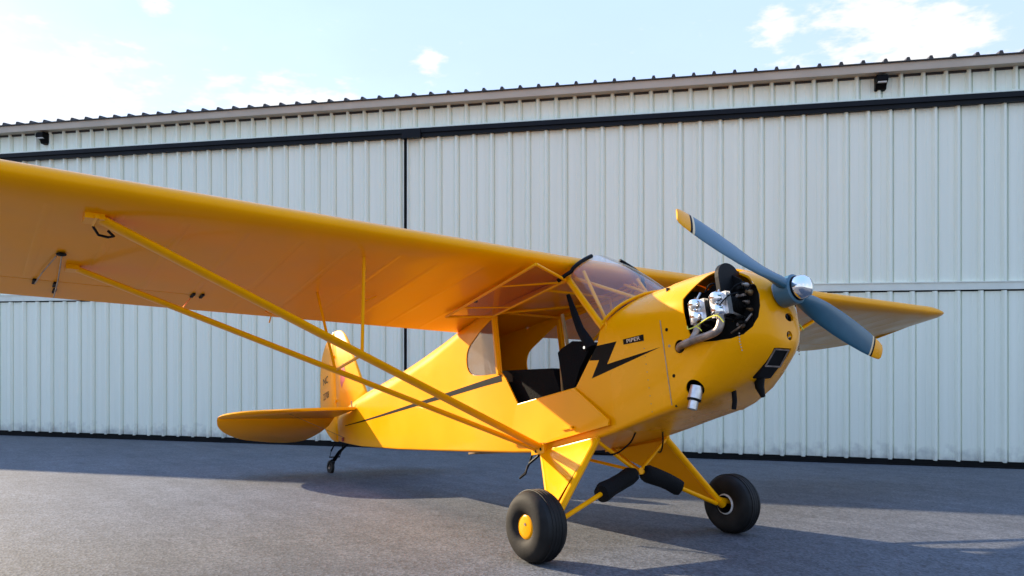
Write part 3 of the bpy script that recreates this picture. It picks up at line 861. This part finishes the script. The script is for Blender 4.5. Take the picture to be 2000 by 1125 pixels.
def wing_span(sg, y0, y1):
    st = []
    y = y0
    while y < y1 - 1e-6:
        for k in range(4):
            yy = y + 12 * k / 4
            if yy < y1: st.append((yy, 0.13 * math.sin(math.pi * k / 4)))
        y += 12
    st.append((y1, 0))
    extra = [SEMI - 4, SEMI - 2.4, SEMI - 1.2, SEMI - 0.5, SEMI - 0.12]
    if y1 >= SEMI - 0.1:
        st = [s for s in st if s[0] < SEMI - 4.5] + [(e, 0) for e in extra] + [(SEMI, 0)]
    return [(sg * a, b) for a, b in st]
for sg in (-1, 1):
    wing = P(loft([wing_prof(y, 0, -63, s) for y, s in wing_span(sg, 13.4, 97.0)]), 'wing', M['fabric'], sharp=50)
    wing['label'] = 'right wing reaching towards the viewer' if sg < 0 else 'left wing reaching away behind the nose'
    P(loft([wing_prof(y, 0, -50.6, s) for y, s in wing_span(sg, 97.0, SEMI)]), 'outer_panel', M['fabric'], wing, sharp=50)
    P(loft([wing_prof(y, -50.9, -63, s) for y, s in wing_span(sg, 97.3, SEMI)]), 'aileron', M['fabric'], wing, sharp=50)
    # rib tapes on the lower skin
    yr = 25.4
    while yr < 182:
        lim = -49.5 if yr > 97 else -61.5
        xs_ = [-7 + (lim + 7) * i / 10 for i in range(11)]
        tp_ = MB()
        pr = wing_prof(sg * yr, 0, -63, 0)
        nu = len(UPR)
        lowp = sorted([(p_[0], p_[2]) for p_ in pr[nu:]])
        def zl(x):
            for (xa, za), (xb, zb) in zip(lowp, lowp[1:]):
                if xa <= x <= xb: return za + (zb - za) * (x - xa) / (xb - xa)
            return lowp[-1][1]
        for w_ in (-0.9, -0.72, 0.72, 0.9):
            for x_ in xs_:
                tp_.v.append(Vector((x_, sg * yr + w_, zl(x_) + (0.03 if abs(w_) > 0.8 else -0.012) + w_ * DI * sg)))
        for r_ in range(3):
            for i in range(10):
                tp_.f.append((r_*11 + i, r_*11 + i + 1, (r_+1)*11 + i + 1, (r_+1)*11 + i))
        P(tp_, 'rib_tape', M['fabric'], wing)
        yr += 12
    # aileron horns, pulleys, tie-down hardware under the wing
    zz = lambda x, y: 18.5 + (x + 63) * 0.029 + zdih(y)
    P(MB().lathe([(0.15, 0), (1.0, 0.25), (1.0, 0.5)], (-31.8, sg*128.6, zz(-31.8, 128) - 0.6), (0, 0, 1), 12), 'tie_down_cup', M['black'], wing)
    P(MB().tube([(-32, sg*128.5, zz(-32, 128) - 0.4), (-46, sg*127.6, zz(-46, 128) - 1.0), (-60, sg*127.0, zz(-60, 128) - 0.8)], 0.16, 6), 'aileron_cable', M['exhaust'], wing)
    P(MB().tube([(-33, sg*129.4, zz(-32, 128) - 0.3), (-44, sg*131.0, zz(-46, 128) - 0.5), (-52, sg*131.6, zz(-52, 128) - 0.4)], 0.12, 6), 'aileron_cable', M['exhaust'], wing)
    for (hx, hy) in ((-51.5, 131.8), (-52.5, 127.6), (-57.0, 127.2), (-50.5, 97.4), (-50.5, 95.2)):
        P(MB().box((hx - 1.5, sg*hy - 0.35, zz(hx, hy) - 0.35), (hx + 1.5, sg*hy + 0.35, zz(hx, hy) + 0.4)), 'cable_fairlead', M['engine_black'], wing, smooth=False)
    P(MB().tube([(-58.5, sg*76, zz(-58, 76) - 0.1), (-56, sg*75.2, zz(-58, 76) - 1.4), (-59.8, sg*74.6, zz(-58, 76) - 2.8)], 0.22, 6), 'drain_grommet', M['tube_yellow'], wing)
    P(MB().tube([(-38, sg*56, zz(-38, 56) + 0.1), (-39, sg*55, zz(-38, 56) - 1.0), (-36, sg*53, zz(-38, 56) - 0.2)], 0.2, 6), 'drain_grommet', M['tube_yellow'], wing)
    # struts
    ft = (-9.9, sg*124.9, 21.4); rt_ = (-39.4, sg*125.0, 20.5); fb = (-19.9, sg*13.6, -25.0); rb_ = (-21.6, sg*13.6, -25.3)
    ch = Vector((1, 0, 0.1))
    fs_ = P(MB().tube([ft, Vector(ft).lerp(Vector(fb), 0.5), fb], 1, 16, flat=(ch, 1.55, 0.72)), 'wing_strut', M['tube_yellow'])
    rs_ = P(MB().tube([rt_, Vector(rt_).lerp(Vector(rb_), 0.5), rb_], 1, 16, flat=(ch, 1.15, 0.58)), 'wing_strut', M['tube_yellow'])
    P(MB().box((ft[0]-1.7, sg*124.0, 20.6), (ft[0]+1.7, sg*127.4, 21.9)).lathe([(0.45, -2.2), (0.45, 2.2)], (ft[0], sg*125.4, 20.9), (1, 0, 0), 8), 'strut_fitting', M['tube_yellow'], fs_, smooth=False)
    P(MB().box((rt_[0]-1.3, sg*124.4, 19.9), (rt_[0]+1.3, sg*127.0, 21.2)), 'strut_fitting', M['tube_yellow'], rs_, smooth=False)
    P(MB().tube([(-12.6, sg*125.4, 20.6), (-14.2, sg*124.2, 19.6), (-14.6, sg*122.4, 19.5), (-13.4, sg*121.6, 19.4), (-12.4, sg*122.8, 20.0)], 0.26, 8), 'tie_down_ring', M['engine_black'], fs_)
    P(MB().box((-23.2, min(sg*13.2, sg*14.8), -26.6), (-17.5, max(sg*13.2, sg*14.8), -24.0)), 'strut_root_fitting', M['tube_yellow'], smooth=False)
    P(MB().lathe([(0.45, 0), (0.45, 0.5)], (-18.9, sg*14.4, -25.4), (0, sg, 0), 8).lathe([(0.4, 0), (0.4, 0.5)], (-21.2, sg*14.4, -25.8), (0, sg, 0), 8), 'strut_bolt', M['engine_black'], smooth=False)
    tj = (124.9 - 68.5) / (124.9 - 13.6)
    jf = Vector(ft).lerp(Vector(fb), tj); jr = Vector(rt_).lerp(Vector(rb_), tj)
    P(MB().tube([(-11.2, sg*68.5, 20.9), jf], 0.42, 8), 'jury_strut', M['tube_yellow'])
    P(MB().tube([(-39.5, sg*68.6, 20.0), jr], 0.38, 8), 'jury_strut', M['tube_yellow'])
    P(MB().tube([jf, jr], 0.36, 8), 'jury_strut', M['tube_yellow'])
# cabin roof between the wing roots
P(loft([[(x, y, z) for (x, _, z) in wing_prof(13.0, 0, -63, 0)] for y in (-13.35, -6, 0, 6, 13.35)]), 'cabin_roof', M['fabric'], sharp=50)
# ---- tail
def flat_panel(outline, fn, th, name, m, parent=None, inset=0.55):
    """lens-edged flat surface: outline in 2-D, fn(u, v, offset) -> aircraft point"""
    n = len(outline)
    cu = sum(p[0] for p in outline) / n; cv = sum(p[1] for p in outline) / n
    ins = []
    for (u, v) in outline:
        d = math.hypot(u - cu, v - cv); k = max(0, 1 - inset * 2 / d)
        ins.append((cu + (u - cu) * k, cv + (v - cv) * k))
    mb = MB()
    h = th / 2
    mb.add([fn(u, v, 0) for u, v in outline] + [fn(u, v, h) for u, v in ins] + [fn(u, v, -h) for u, v in ins],
           [(i, (i+1) % n, n + (i+1) % n, n + i) for i in range(n)] + [((i+1) % n, i, 2*n + i, 2*n + (i+1) % n) for i in range(n)] +
           [tuple(range(n, 2*n)), tuple(range(3*n - 1, 2*n - 1, -1))])
    return P(mb, name, m, parent, sharp=60)
def sm(pts, n=5): return [(p.x, p.y) for p in curve_pts([(a, b, 0) for a, b in pts], n)]
FIN = sm([(-152.5, 13.2), (-156, 18.6), (-159.5, 25), (-163, 31.5), (-167, 38.5), (-171.5, 44.2), (-176.0, 47.3), (-180.5, 48.5), (-184.2, 48.7)], 4) + [(-184.3, 4.5), (-178, 5.0), (-165, 8.0)]
flat_panel(FIN, lambda u, v, o: (u, o, v), 1.2, 'fin', M['fabric'])
RUD = [(-184.8, 48.7)] + sm([(-187, 48.3), (-189.5, 47.4), (-194, 45.0), (-199, 39.6), (-201.8, 32), (-203.2, 22), (-203.0, 13), (-200.0, 5.5), (-195, 0.6), (-189.5, -2.3), (-184.9, -3.2)], 4) + [(-184.8, 8.0), (-184.8, 25)]
rud = flat_panel(RUD, lambda u, v, o: (u, o, v), 1.2, 'rudder', M['fabric'])
text_mesh('registration_lettering', 'NC', 4.6, M['black'], lambda a, b: (-195.0 + a * 0.9, -0.72, 27.0 + b + a * 0.10), rud)
text_mesh('registration_lettering', '22708', 4.4, M['black'], lambda a, b: (-195.2 + a * 0.60, -0.72, 19.8 + b + a * 0.06), rud)
P(MB().prism([(-177.2, 20.4), (-175.6, 22.4), (-173.6, 23.6), (-172.6, 27.0), (-173.6, 30.4), (-175.0, 31.6), (-176.6, 30.2), (-178.0, 26.6), (-178.4, 23.0)], lambda x, z: (x, -0.7, z), lambda x, z: (x, -0.66, z)), 'fin_emblem', M['pink'], smooth=False)
P(MB().box((-185.0, -1.1, 15), (-184.0, 1.1, 16.2)).box((-185.0, -1.1, 36), (-184.0, 1.1, 37.2)), 'rudder_hinge', M['tube_yellow'], rud, smooth=False)
ZS = 7.6
STAB = [(-155.0, 4.0)] + sm([(-155.6, 10), (-157.0, 18), (-158.8, 27), (-161.2, 37), (-164.2, 45), (-168.4, 51), (-174.0, 54.6), (-179.6, 55.3)], 4) + [(-179.6, 4.0)]
EL = [(0, 3.4)] + [(0, 55.2)] + sm([(2.2, 54.9), (6.5, 53.4), (11.2, 49.6), (15.4, 43.2), (18.0, 35), (19.4, 27), (19.6, 19), (18.0, 11.5), (13.0, 6.6), (7.0, 3.8)], 4)
DR = R(27)
for sg in (-1, 1):
    stb = flat_panel(STAB, lambda u, v, o: (u, sg * v, ZS + o), 1.3, 'stabilizer', M['fabric'])
    flat_panel(EL, lambda u, v, o: (-180.1 - u * math.cos(DR) - o * math.sin(DR), sg * v, ZS - u * math.sin(DR) + o * math.cos(DR)), 1.2, 'elevator', M['fabric'])
    P(MB().tube([(-166, sg*30, ZS - 0.6), (-172, sg*2.6, -3.0)], 0.10, 6), 'tail_brace_wire', M['exhaust'])
    P(MB().tube([(-159, sg*4.6, 8.0), (-158.4, sg*4.9, 11.4)], 0.3, 6), 'elevator_horn', M['exhaust'])
P(MB().box((-174.6, -3.0, -4.3), (-172.6, -2.8, -2.6)), 'tail_reflector', M['red'], smooth=False)
# tail wheel
tw = bpy.data.objects.new('tail_wheel', None)
COL.objects.link(tw); tw.parent = plane
for q in range(3):
    P(MB().tube([(-174 - q*1.5, 0, -5.4 - q*0.3), (-184, 0, -7.4 - q*0.28), (-192.4 + q, 0, -11.2 - q*0.1)], 1, 8, flat=(Vector((0, 1, 0)), 0.75, 0.16)), 'leaf_spring', M['black'], tw)
P(MB().lathe([(0.9, -0.55), (2.4, -0.8), (3.1, -0.6), (3.25, 0), (3.1, 0.6), (2.4, 0.8), (0.9, 0.55)], (-194.9, 0, -13.7), (0, 1, 0), 24), 'tyre', M['rubber'], tw)
P(MB().lathe([(1.0, -0.85), (1.0, 0.85)], (-194.9, 0, -13.7), (0, 1, 0), 12), 'hub', M['exhaust'], tw)
for sg in (-1, 1):
    P(MB().tube([(-192.2, sg*0.4, -10.6), (-193.4, sg*1.3, -11.6), (-194.9, sg*1.3, -13.7)], 0.3, 8), 'fork', M['black'], tw)
    P(MB().tube([(-184.5, sg*2.0, -4.0), (-187.5, sg*2.6, -7.0)], [0.25, 0.42], 8), 'steering_spring', M['black'], tw)
    P(MB().tube([(-187.5, sg*2.6, -7.0), (-189.8, sg*2.4, -9.6)], 0.14, 6), 'steering_link', M['black'], tw)
P(MB().tube([(-189.8, -2.6, -9.6), (-189.8, 2.6, -9.6)], 0.3, 8), 'steering_arm', M['black'], tw)
# ---- landing gear
for sg in (-1, 1):
    ftop = Vector((1.6, sg*12.9, -25.7)); rtop = Vector((-20.2, sg*13.2, -26.1)); bot = Vector((2.7, sg*29.6, -43.6))
    gl = P(MB().tube([ftop, bot], 0.95, 12), 'gear_leg', M['tube_yellow'])
    P(MB().tube([rtop, bot + Vector((-1.6, 0, 0.6))], 0.8, 12), 'rear_tube', M['tube_yellow'], gl)
    nn = (rtop - ftop).cross(bot - ftop).normalized()
    tri = [ftop, rtop, bot + Vector((-1.4, 0, 0.6))]
    mbp = MB()
    N = 8
    vs_ = []; 
    for off in (0.72, -0.72):
        for i in range(N + 1):
            t = i / N
            for j in range(N + 1):
                s_ = j / N
                p_ = tri[0].lerp(tri[1], s_).lerp(tri[2], t * 0.985)
                sag = -0.30 * math.sin(math.pi * s_) * math.sin(math.pi * min(1, t + 0.12))
                vs_.append(p_ + nn * (off + (sag if off > 0 else -sag)))
    K = (N + 1) ** 2
    fs2 = []
    for b in (0, K):
        for i in range(N):
            for j in range(N):
                fs2.append((b + i*(N+1) + j, b + i*(N+1) + j+1, b + (i+1)*(N+1) + j+1, b + (i+1)*(N+1) + j))
    mbp.add(vs_, fs2)
    P(mbp, 'leg_fabric', M['fabric'], gl)
    P(MB().tube([bot, Vector((XAX, sg*(YAX - 4), ZAX))], 1.15, 12).tube([bot + Vector((0, 0, 0.2)), Vector((XAX, sg*(YAX + 3.2), ZAX))], 0.75, 12), 'axle', M['tube_yellow'], gl)
    P(MB().lathe([(0.8, -0.6), (1.0, 0), (0.8, 0.6)], ftop + Vector((0.2, 0, 0.3)), (0, 1, 0), 12), 'gear_fitting', M['tube_yellow'], gl)
    # wheel
    wh = bpy.data.objects.new('main_wheel', None)
    COL.objects.link(wh); wh.parent = plane
    tp = []
    for i in range(25):
        a = -math.pi * 0.80 + i / 24 * math.pi * 1.60
        ca, sa = math.cos(a), math.sin(a)
        rr = 5.15 + 3.14 * (abs(ca) ** 0.85) * (1 if ca > 0 else -1)
        hh = 4.05 * (abs(sa) ** 0.85) * (1 if sa > 0 else -1)
        tp.append((rr, hh))
    ty = MB().lathe(tp, (XAX, sg*YAX, ZAX), (0, 1, 0), 48, close=False)
    tyo = P(ty, 'tyre', M['rubber'], wh)
    tyo.data.materials.append(M['dusty_rubber'])
    yc = V(0, sg*YAX, 0).y
    for p_ in tyo.data.polygons:
        p_.material_index = 1 if abs(p_.center.y - yc) > 2.55 * IN else 0
    for hh in (-1.3, -0.45, 0.45, 1.3):
        P(MB().lathe([(8.20, hh - 0.32), (8.34, hh - 0.26), (8.34, hh + 0.26), (8.20, hh + 0.32)], (XAX, sg*YAX, ZAX), (0, 1, 0), 48, close=False), 'tread_rib', M['rubber'], wh)
    P(MB().lathe([(3.6, -3.3), (3.35, -3.0), (3.0, -2.5), (2.4, -1.6), (2.2, 1.6), (3.0, 2.5), (3.35, 3.0), (3.6, 3.3)], (XAX, sg*YAX, ZAX), (0, 1, 0), 32, close=False), 'rim', M['black'], wh)
    P(MB().lathe([(3.55, 0.0), (3.55, 0.5), (3.0, 0.62), (2.5, 0.1)], (XAX, sg*(YAX - 3.6), ZAX), (0, sg, 0), 32, close=False), 'rim_flange', M['white_rim'], wh)
    P(MB().lathe([(3.0, 0), (2.95, 0.35), (2.7, 0.62), (2.0, 0.78), (0.02, 0.85)], (XAX, sg*(YAX + 2.5), ZAX), (0, sg, 0), 28), 'hub_cap', M['metal_yellow'], wh)
    P(MB().lathe([(0.35, 0), (0.35, 0.12)], (XAX + 0.3, sg*(YAX + 3.3), ZAX + 0.6), (0, sg, 0), 10), 'cap_screw', M['exhaust'], wh)
    # cabane V, shock strut with black boot
    ap_ = Vector((2.4, sg*0.7, -34.0))
    P(MB().tube([ftop + Vector((0.2, 0, 0)), ap_], 0.5, 10), 'cabane_tube', M['tube_yellow'])
    P(MB().tube([Vector((-19, sg*11.5, -25.8)), ap_], 0.42, 10), 'cabane_tube', M['tube_yellow'])
    ax_ = Vector((2.6, sg*28.8, -44.4))
    P(MB().tube([ap_, ax_], 0.62, 10), 'shock_strut', M['tube_yellow'])
    d_ = (ax_ - ap_)
    bp_ = [ap_ + d_ * t for t in (0.03, 0.06, 0.10, 0.22, 0.33, 0.44, 0.475, 0.485)]
    boot = MB().tube(bp_, [1.3, 2.0, 2.2, 2.25, 2.15, 2.35, 2.25, 1.3], 20)
    for v in boot.v:
        v += Vector(noise.noise_vector(v * 0.55)) * 0.55
    P(boot, 'bungee_boot', M['black_matte'])
    # brake line
    P(MB().tube(curve_pts([(8, sg*5.0, -24.6), (6.5, sg*6.2, -27.2), (3.0, sg*8.6, -29.4), (-1.5, sg*11.5, -28.6), (-3.0, sg*13.6, -28.8)], 6), 0.22, 8), 'brake_line', M['black'])
P(MB().lathe([(0.9, -1.0), (0.9, 1.0)], (2.4, 0, -34.1), (1, 0, 0), 14), 'cabane_fitting', M['tube_yellow'])
# boarding step
P(MB().tube([(-25.5, -12.4, -25.6), (-26.6, -13.2, -28.6), (-27.6, -14.2, -31.0), (-28.8, -15.4, -32.4)], 0.28, 8).tube([(-27.0, -13.6, -29.2), (-25.6, -15.6, -31.4), (-28.8, -15.4, -32.4)], 0.26, 8).tube([(-22.2, -12.6, -26.6), (-26.6, -13.2, -28.6)], 0.36, 8), 'boarding_step', M['black'])
# belly stringer strip and lower longeron trims
P(MB().tube([(3, -13.25, -25.0), (-20, -13.3, -25.9)], 0.30, 8), 'belly_trim', M['tube_yellow'])
# ---- cabin: posts, windows, doors, seats
P(MB().tube([(-37.2, -13.1, 19.2), (-36.9, -13.2, -1.0)], 0.75, 10), 'door_post', M['tube_yellow'])
P(MB().tube([(9.3, -13.3, 2.2), (3.9, -13.3, 10.0), (-1.6, -13.3, 18.4)], 0.95, 12, flat=(Vector((1, 0, 0)), 1.05, 0.5)), 'door_post', M['tube_yellow'])
P(MB().tube([(-37.2, 13.1, 19.2), (-36.9, 13.2, -1.0)], 0.75, 10), 'door_post', M['tube_yellow'])
P(MB().tube([(9.3, 13.3, 2.2), (-1.6, 13.3, 18.4)], 0.95, 12, flat=(Vector((1, 0, 0)), 1.05, 0.5)), 'door_post', M['tube_yellow'])
for sg in (-1, 1):
    P(MB().tube([(10.2, sg*12.2, 2.8), (1.5, sg*10.2, 19.8)], 0.5, 10), 'cabin_tube', M['tube_yellow'])
    P(MB().tube([(-3, sg*9.5, 19.3), (16.5, sg*6.0, 8.2)], 0.5, 10), 'cabin_tube', M['tube_yellow'])
    P(MB().tube([(-36, sg*12.4, 18.2), (-2, sg*12.4, 18.6)], 0.5, 8), 'cabin_tube', M['tube_yellow'])
    P(MB().prism(RWIN, lambda x, z: (x, sg*(halfw(x) - 0.30), z), lambda x, z: (x, sg*(halfw(x) - 0.24), z)), 'rear_window', M['glass_side' if sg < 0 else 'glass_clear'], smooth=False)
P(MB().prism(LWIN, lambda x, z: (x, 12.9, z), lambda x, z: (x, 12.96, z)), 'side_window', M['glass_clear'], smooth=False)
# windshield
base = curve_pts([(9.4, -13.35, 3.2), (11.4, -12.7, 4.8), (14.4, -10.9, 6.9), (17.6, -7.0, 8.8), (19.6, -3.2, 9.6), (20.2, 0, 9.75), (19.6, 3.2, 9.6), (17.6, 7.0, 8.8), (14.4, 10.9, 6.9), (11.4, 12.7, 4.8), (9.4, 13.35, 3.2)], 3)
topc = curve_pts([(-1.3, -13.5, 18.4), (0.4, -13.4, 20.2), (0.7, -11.2, 22.0), (0.3, -8.0, 23.8), (-0.3, -4.0, 25.6), (-0.8, 0, 26.4), (-0.3, 4.0, 25.6), (0.3, 8.0, 23.8), (0.7, 11.2, 22.0), (0.4, 13.4, 20.2), (-1.3, 13.5, 18.4)], 3)
mb = MB()
nb = len(base); NR = 6
for k in range(NR + 1):
    t = k / NR
    for a, b in zip(base, topc):
        p_ = a.lerp(b, t)
        bul = math.sin(math.pi * t) * 0.8
        mb.v.append(p_ + Vector((bul * 0.7, p_.y / 14 * bul * 0.5, bul * 0.5)))
for k in range(NR):
    for j in range(nb - 1):
        mb.f.append((k*nb + j, k*nb + j+1, (k+1)*nb + j+1, (k+1)*nb + j))
ws = P(mb, 'windshield', M['glass'])
P(MB().tube(base, 0.42, 8), 'base_trim', M['tube_yellow'], ws)
hb = len(topc) // 2
for sl_ in (topc[:hb - 3], topc[hb + 4:]):
    ext = [Vector(p) + Vector((0.35, 0, 0.15)) for p in sl_]
    if ext[0].y < 0: ext = [Vector((-2.4, -16.4, 17.6)), Vector((-0.4, -15.0, 18.9))] + ext[2:]
    else: ext = ext[:-2] + [Vector((-0.4, 15.0, 18.9)), Vector((-2.4, 16.4, 17.6))]
    P(MB().tube(ext, 0.55, 10), 'edge_seal', M['black'], ws)
# instrument panel, floor, seats
P(MB().prism([(-12.4, 2.6), (-11.0, 5.0), (-6, 8.2), (0, 9.2), (6, 8.2), (11.0, 5.0), (12.4, 2.6), (12.4, -3.5), (-12.4, -3.5)], lambda y, z: (10.6, y, z), lambda y, z: (11.2, y, z)), 'instrument_panel', M['black'], smooth=False)
P(MB().box((-60, -11.5, -22.4), (24, 11.5, -21.8)), 'cabin_floor', M['tan'], smooth=False)
def cushion(name, x0, x1, y0, y1, z0, z1, m, parent, lean=0.0):
    mb = MB(); N = 8
    for i in range(N + 1):
        for j in range(N + 1):
            u, v = i / N, j / N
            mb.v.append(Vector((x0 + (x1 - x0) * u, y0 + (y1 - y0) * v, z1 + 0.9 * (1 - (2*u - 1) ** 4) * (1 - (2*v - 1) ** 4) - 0.9)))
    for i in range(N + 1):
        for j in range(N + 1):
            u, v = i / N, j / N
            mb.v.append(Vector((x0 + (x1 - x0) * u, y0 + (y1 - y0) * v, z0)))
    K = (N + 1) ** 2
    for i in range(N):
        for j in range(N):
            a = i*(N+1) + j
            mb.f.append((a, a + 1, a + N + 2, a + N + 1)); mb.f.append((K + a, K + a + N + 1, K + a + N + 2, K + a + 1))
    for i in range(N):
        for (a, b) in ((i, i + 1), (N*(N+1) + i, N*(N+1) + i + 1), (i*(N+1), (i+1)*(N+1)), (i*(N+1) + N, (i+1)*(N+1) + N)):
            mb.f.append((a, b, K + b, K + a))
    if lean:
        for v in mb.v:
            v.x += lean * (v.z - z0)
    return P(mb, name, m, parent)
# rear seat: deep black sling, front seat: upright black back
rear = bpy.data.objects.new('rear_seat', None); COL.objects.link(rear); rear.parent = plane
P(MB().prism([(-39.0, 0.6), (-34, -0.2), (-28, -1.2), (-20, -2.6), (-15.2, -3.4), (-13.2, -9.6), (-14.4, -13.6), (-36, -13.6)], lambda x, z: (x, -10.6, z), lambda x, z: (x, 10.6, z)), 'seat_cushion', M['cloth_seat'], rear, smooth=False)
P(MB().prism([(-39.0, 0.6), (-37.4, 0.3), (-36.0, -12), (-37.6, -12)], lambda x, z: (x - 2, -10.8, z + 0.4), lambda x, z: (x - 2, 10.8, z + 0.4)), 'seat_back', M['cloth_seat'], rear, smooth=False)
P(MB().box((-57.0, -11.0, -21), (-56.6, 11.0, 2.6)), 'baggage_panel', M['tan'], smooth=False)
front = bpy.data.objects.new('front_seat', None); COL.objects.link(front); front.parent = plane
P(MB().prism([(-11.6, 0.2), (-9.8, 1.0), (-5.0, 2.0), (0.5, 0.6), (1.2, -1.6), (-3.6, -6.2), (-8.6, -14.0), (-10.4, -14.0)], lambda x, z: (x, -11.2, z), lambda x, z: (x, -2.0, z)), 'seat_back', M['cloth_seat'], front, smooth=False)
P(MB().prism([(-9.6, -14), (8, -12), (8, -15), (-9.6, -16)], lambda x, z: (x, -10.5, z), lambda x, z: (x, 10.5, z)), 'seat_cushion', M['cloth_seat'], front, smooth=False)
P(MB().tube([(-11.4, -10.4, 0.6), (-12.4, -10.4, -14)], 0.45, 8), 'seat_frame', M['tan'], front)
P(MB().tube([(-10.2, -9.2, 11.0), (-9.6, -9.2, 4), (-8.8, -9.0, -8.0)], 0.5, 8), 'seat_frame', M['tan'], front)
P(MB().tube([(-6.6, -9.4, 15.6), (-4.8, -9.6, 10.0), (-3.0, -9.8, 5.0), (-0.6, -10.0, 1.2), (1.0, -10.2, -1.6)], [0.55, 0.95, 1.1, 1.45, 1.7], 10, flat=None), 'shoulder_strap', M['black_matte'], front)
P(MB().lathe([(0.4, 0), (0.4, 0.3)], (-0.2, -11.4, -0.9), (0, -1, 0), 10), 'strap_buckle', M['chrome'], front)
P(MB().tube(curve_pts([(-2.0, 0, -21), (-1.4, 0, -14), (0.2, 0.2, -7.5), (0.4, 0.2, -3.5)], 5), 0.42, 8), 'control_stick', M['black'])
P(MB().tube(curve_pts([(-28.0, 0, -21), (-27.4, 0, -13), (-26.2, 0, -6.5)], 5), 0.42, 8), 'control_stick', M['black'])
for a_, b_ in (((-36.5, 12.3, -1.0), (-2.0, 12.3, 18.2)), ((-36.5, -12.2, 18.0), (-20, 12.2, 18.2)), ((-12.0, -12.3, 18.2), (-12.0, 12.3, 18.2)), ((-12.4, 12.4, 18.2), (-12.4, 12.4, -2.0)), ((-36.6, -12.2, 18.4), (-36.6, 12.2, 18.4))):
    P(MB().tube([a_, b_], 0.42, 8), 'cabin_tube', M['tube_yellow'])
# upper door half folded up under the wing
ud_ = bpy.data.objects.new('upper_door', None); COL.objects.link(ud_); ud_.parent = plane
q = [Vector((2.6, -27.4, 19.5)), Vector((-45.2, -25.2, 18.2)), Vector((-36.5, -13.9, 16.9)), Vector((-1.8, -13.9, 17.9))]
mbf = MB()
for a, b in zip(q, q[1:] + q[:1]): mbf.tube([a, b], 0.42, 8)
mbf.tube([q[0].lerp(q[1], 0.38), q[3].lerp(q[2], 0.05)], 0.3, 8)
mbf.tube([q[0].lerp(q[1], 0.80), q[3].lerp(q[2], 0.72)], 0.3, 8)
P(mbf, 'door_frame', M['tube_yellow'], ud_)
P(MB().add(q, [(0, 1, 2, 3)]), 'door_pane', M['glass_side'], ud_, smooth=False)
P(MB().box((-31.2, -24.2, 18.9), (-30.4, -23.4, 20.8)), 'door_catch', M['black'], ud_, smooth=False)
# lower door half hanging open
LD = [(-29.2, -11.4), (-3.6, -11.2), (8.6, -21.4), (8.2, -22.7), (-16.3, -24.0), (-33.6, -22.0)]
def ldf(off):
    return lambda x, z: (x, -13.35 - off - (-11.3 - z) * 0.055, z)
lo_ = P(MB().prism(LD, ldf(0.0), ldf(0.55)), 'lower_door', M['fabric'], smooth=False)
P(MB().tube([(-28.6, -13.75, -11.5), (-4.4, -13.75, -11.3)], 0.2, 8), 'door_hinge', M['tube_yellow'], lo_)
P(MB().box((-9.0, -14.95, -21.6), (-4.6, -14.4, -21.2)).box((-5.2, -15.2, -21.9), (-4.6, -14.4, -21.0)), 'door_handle', M['tube_yellow'], lo_, smooth=False)
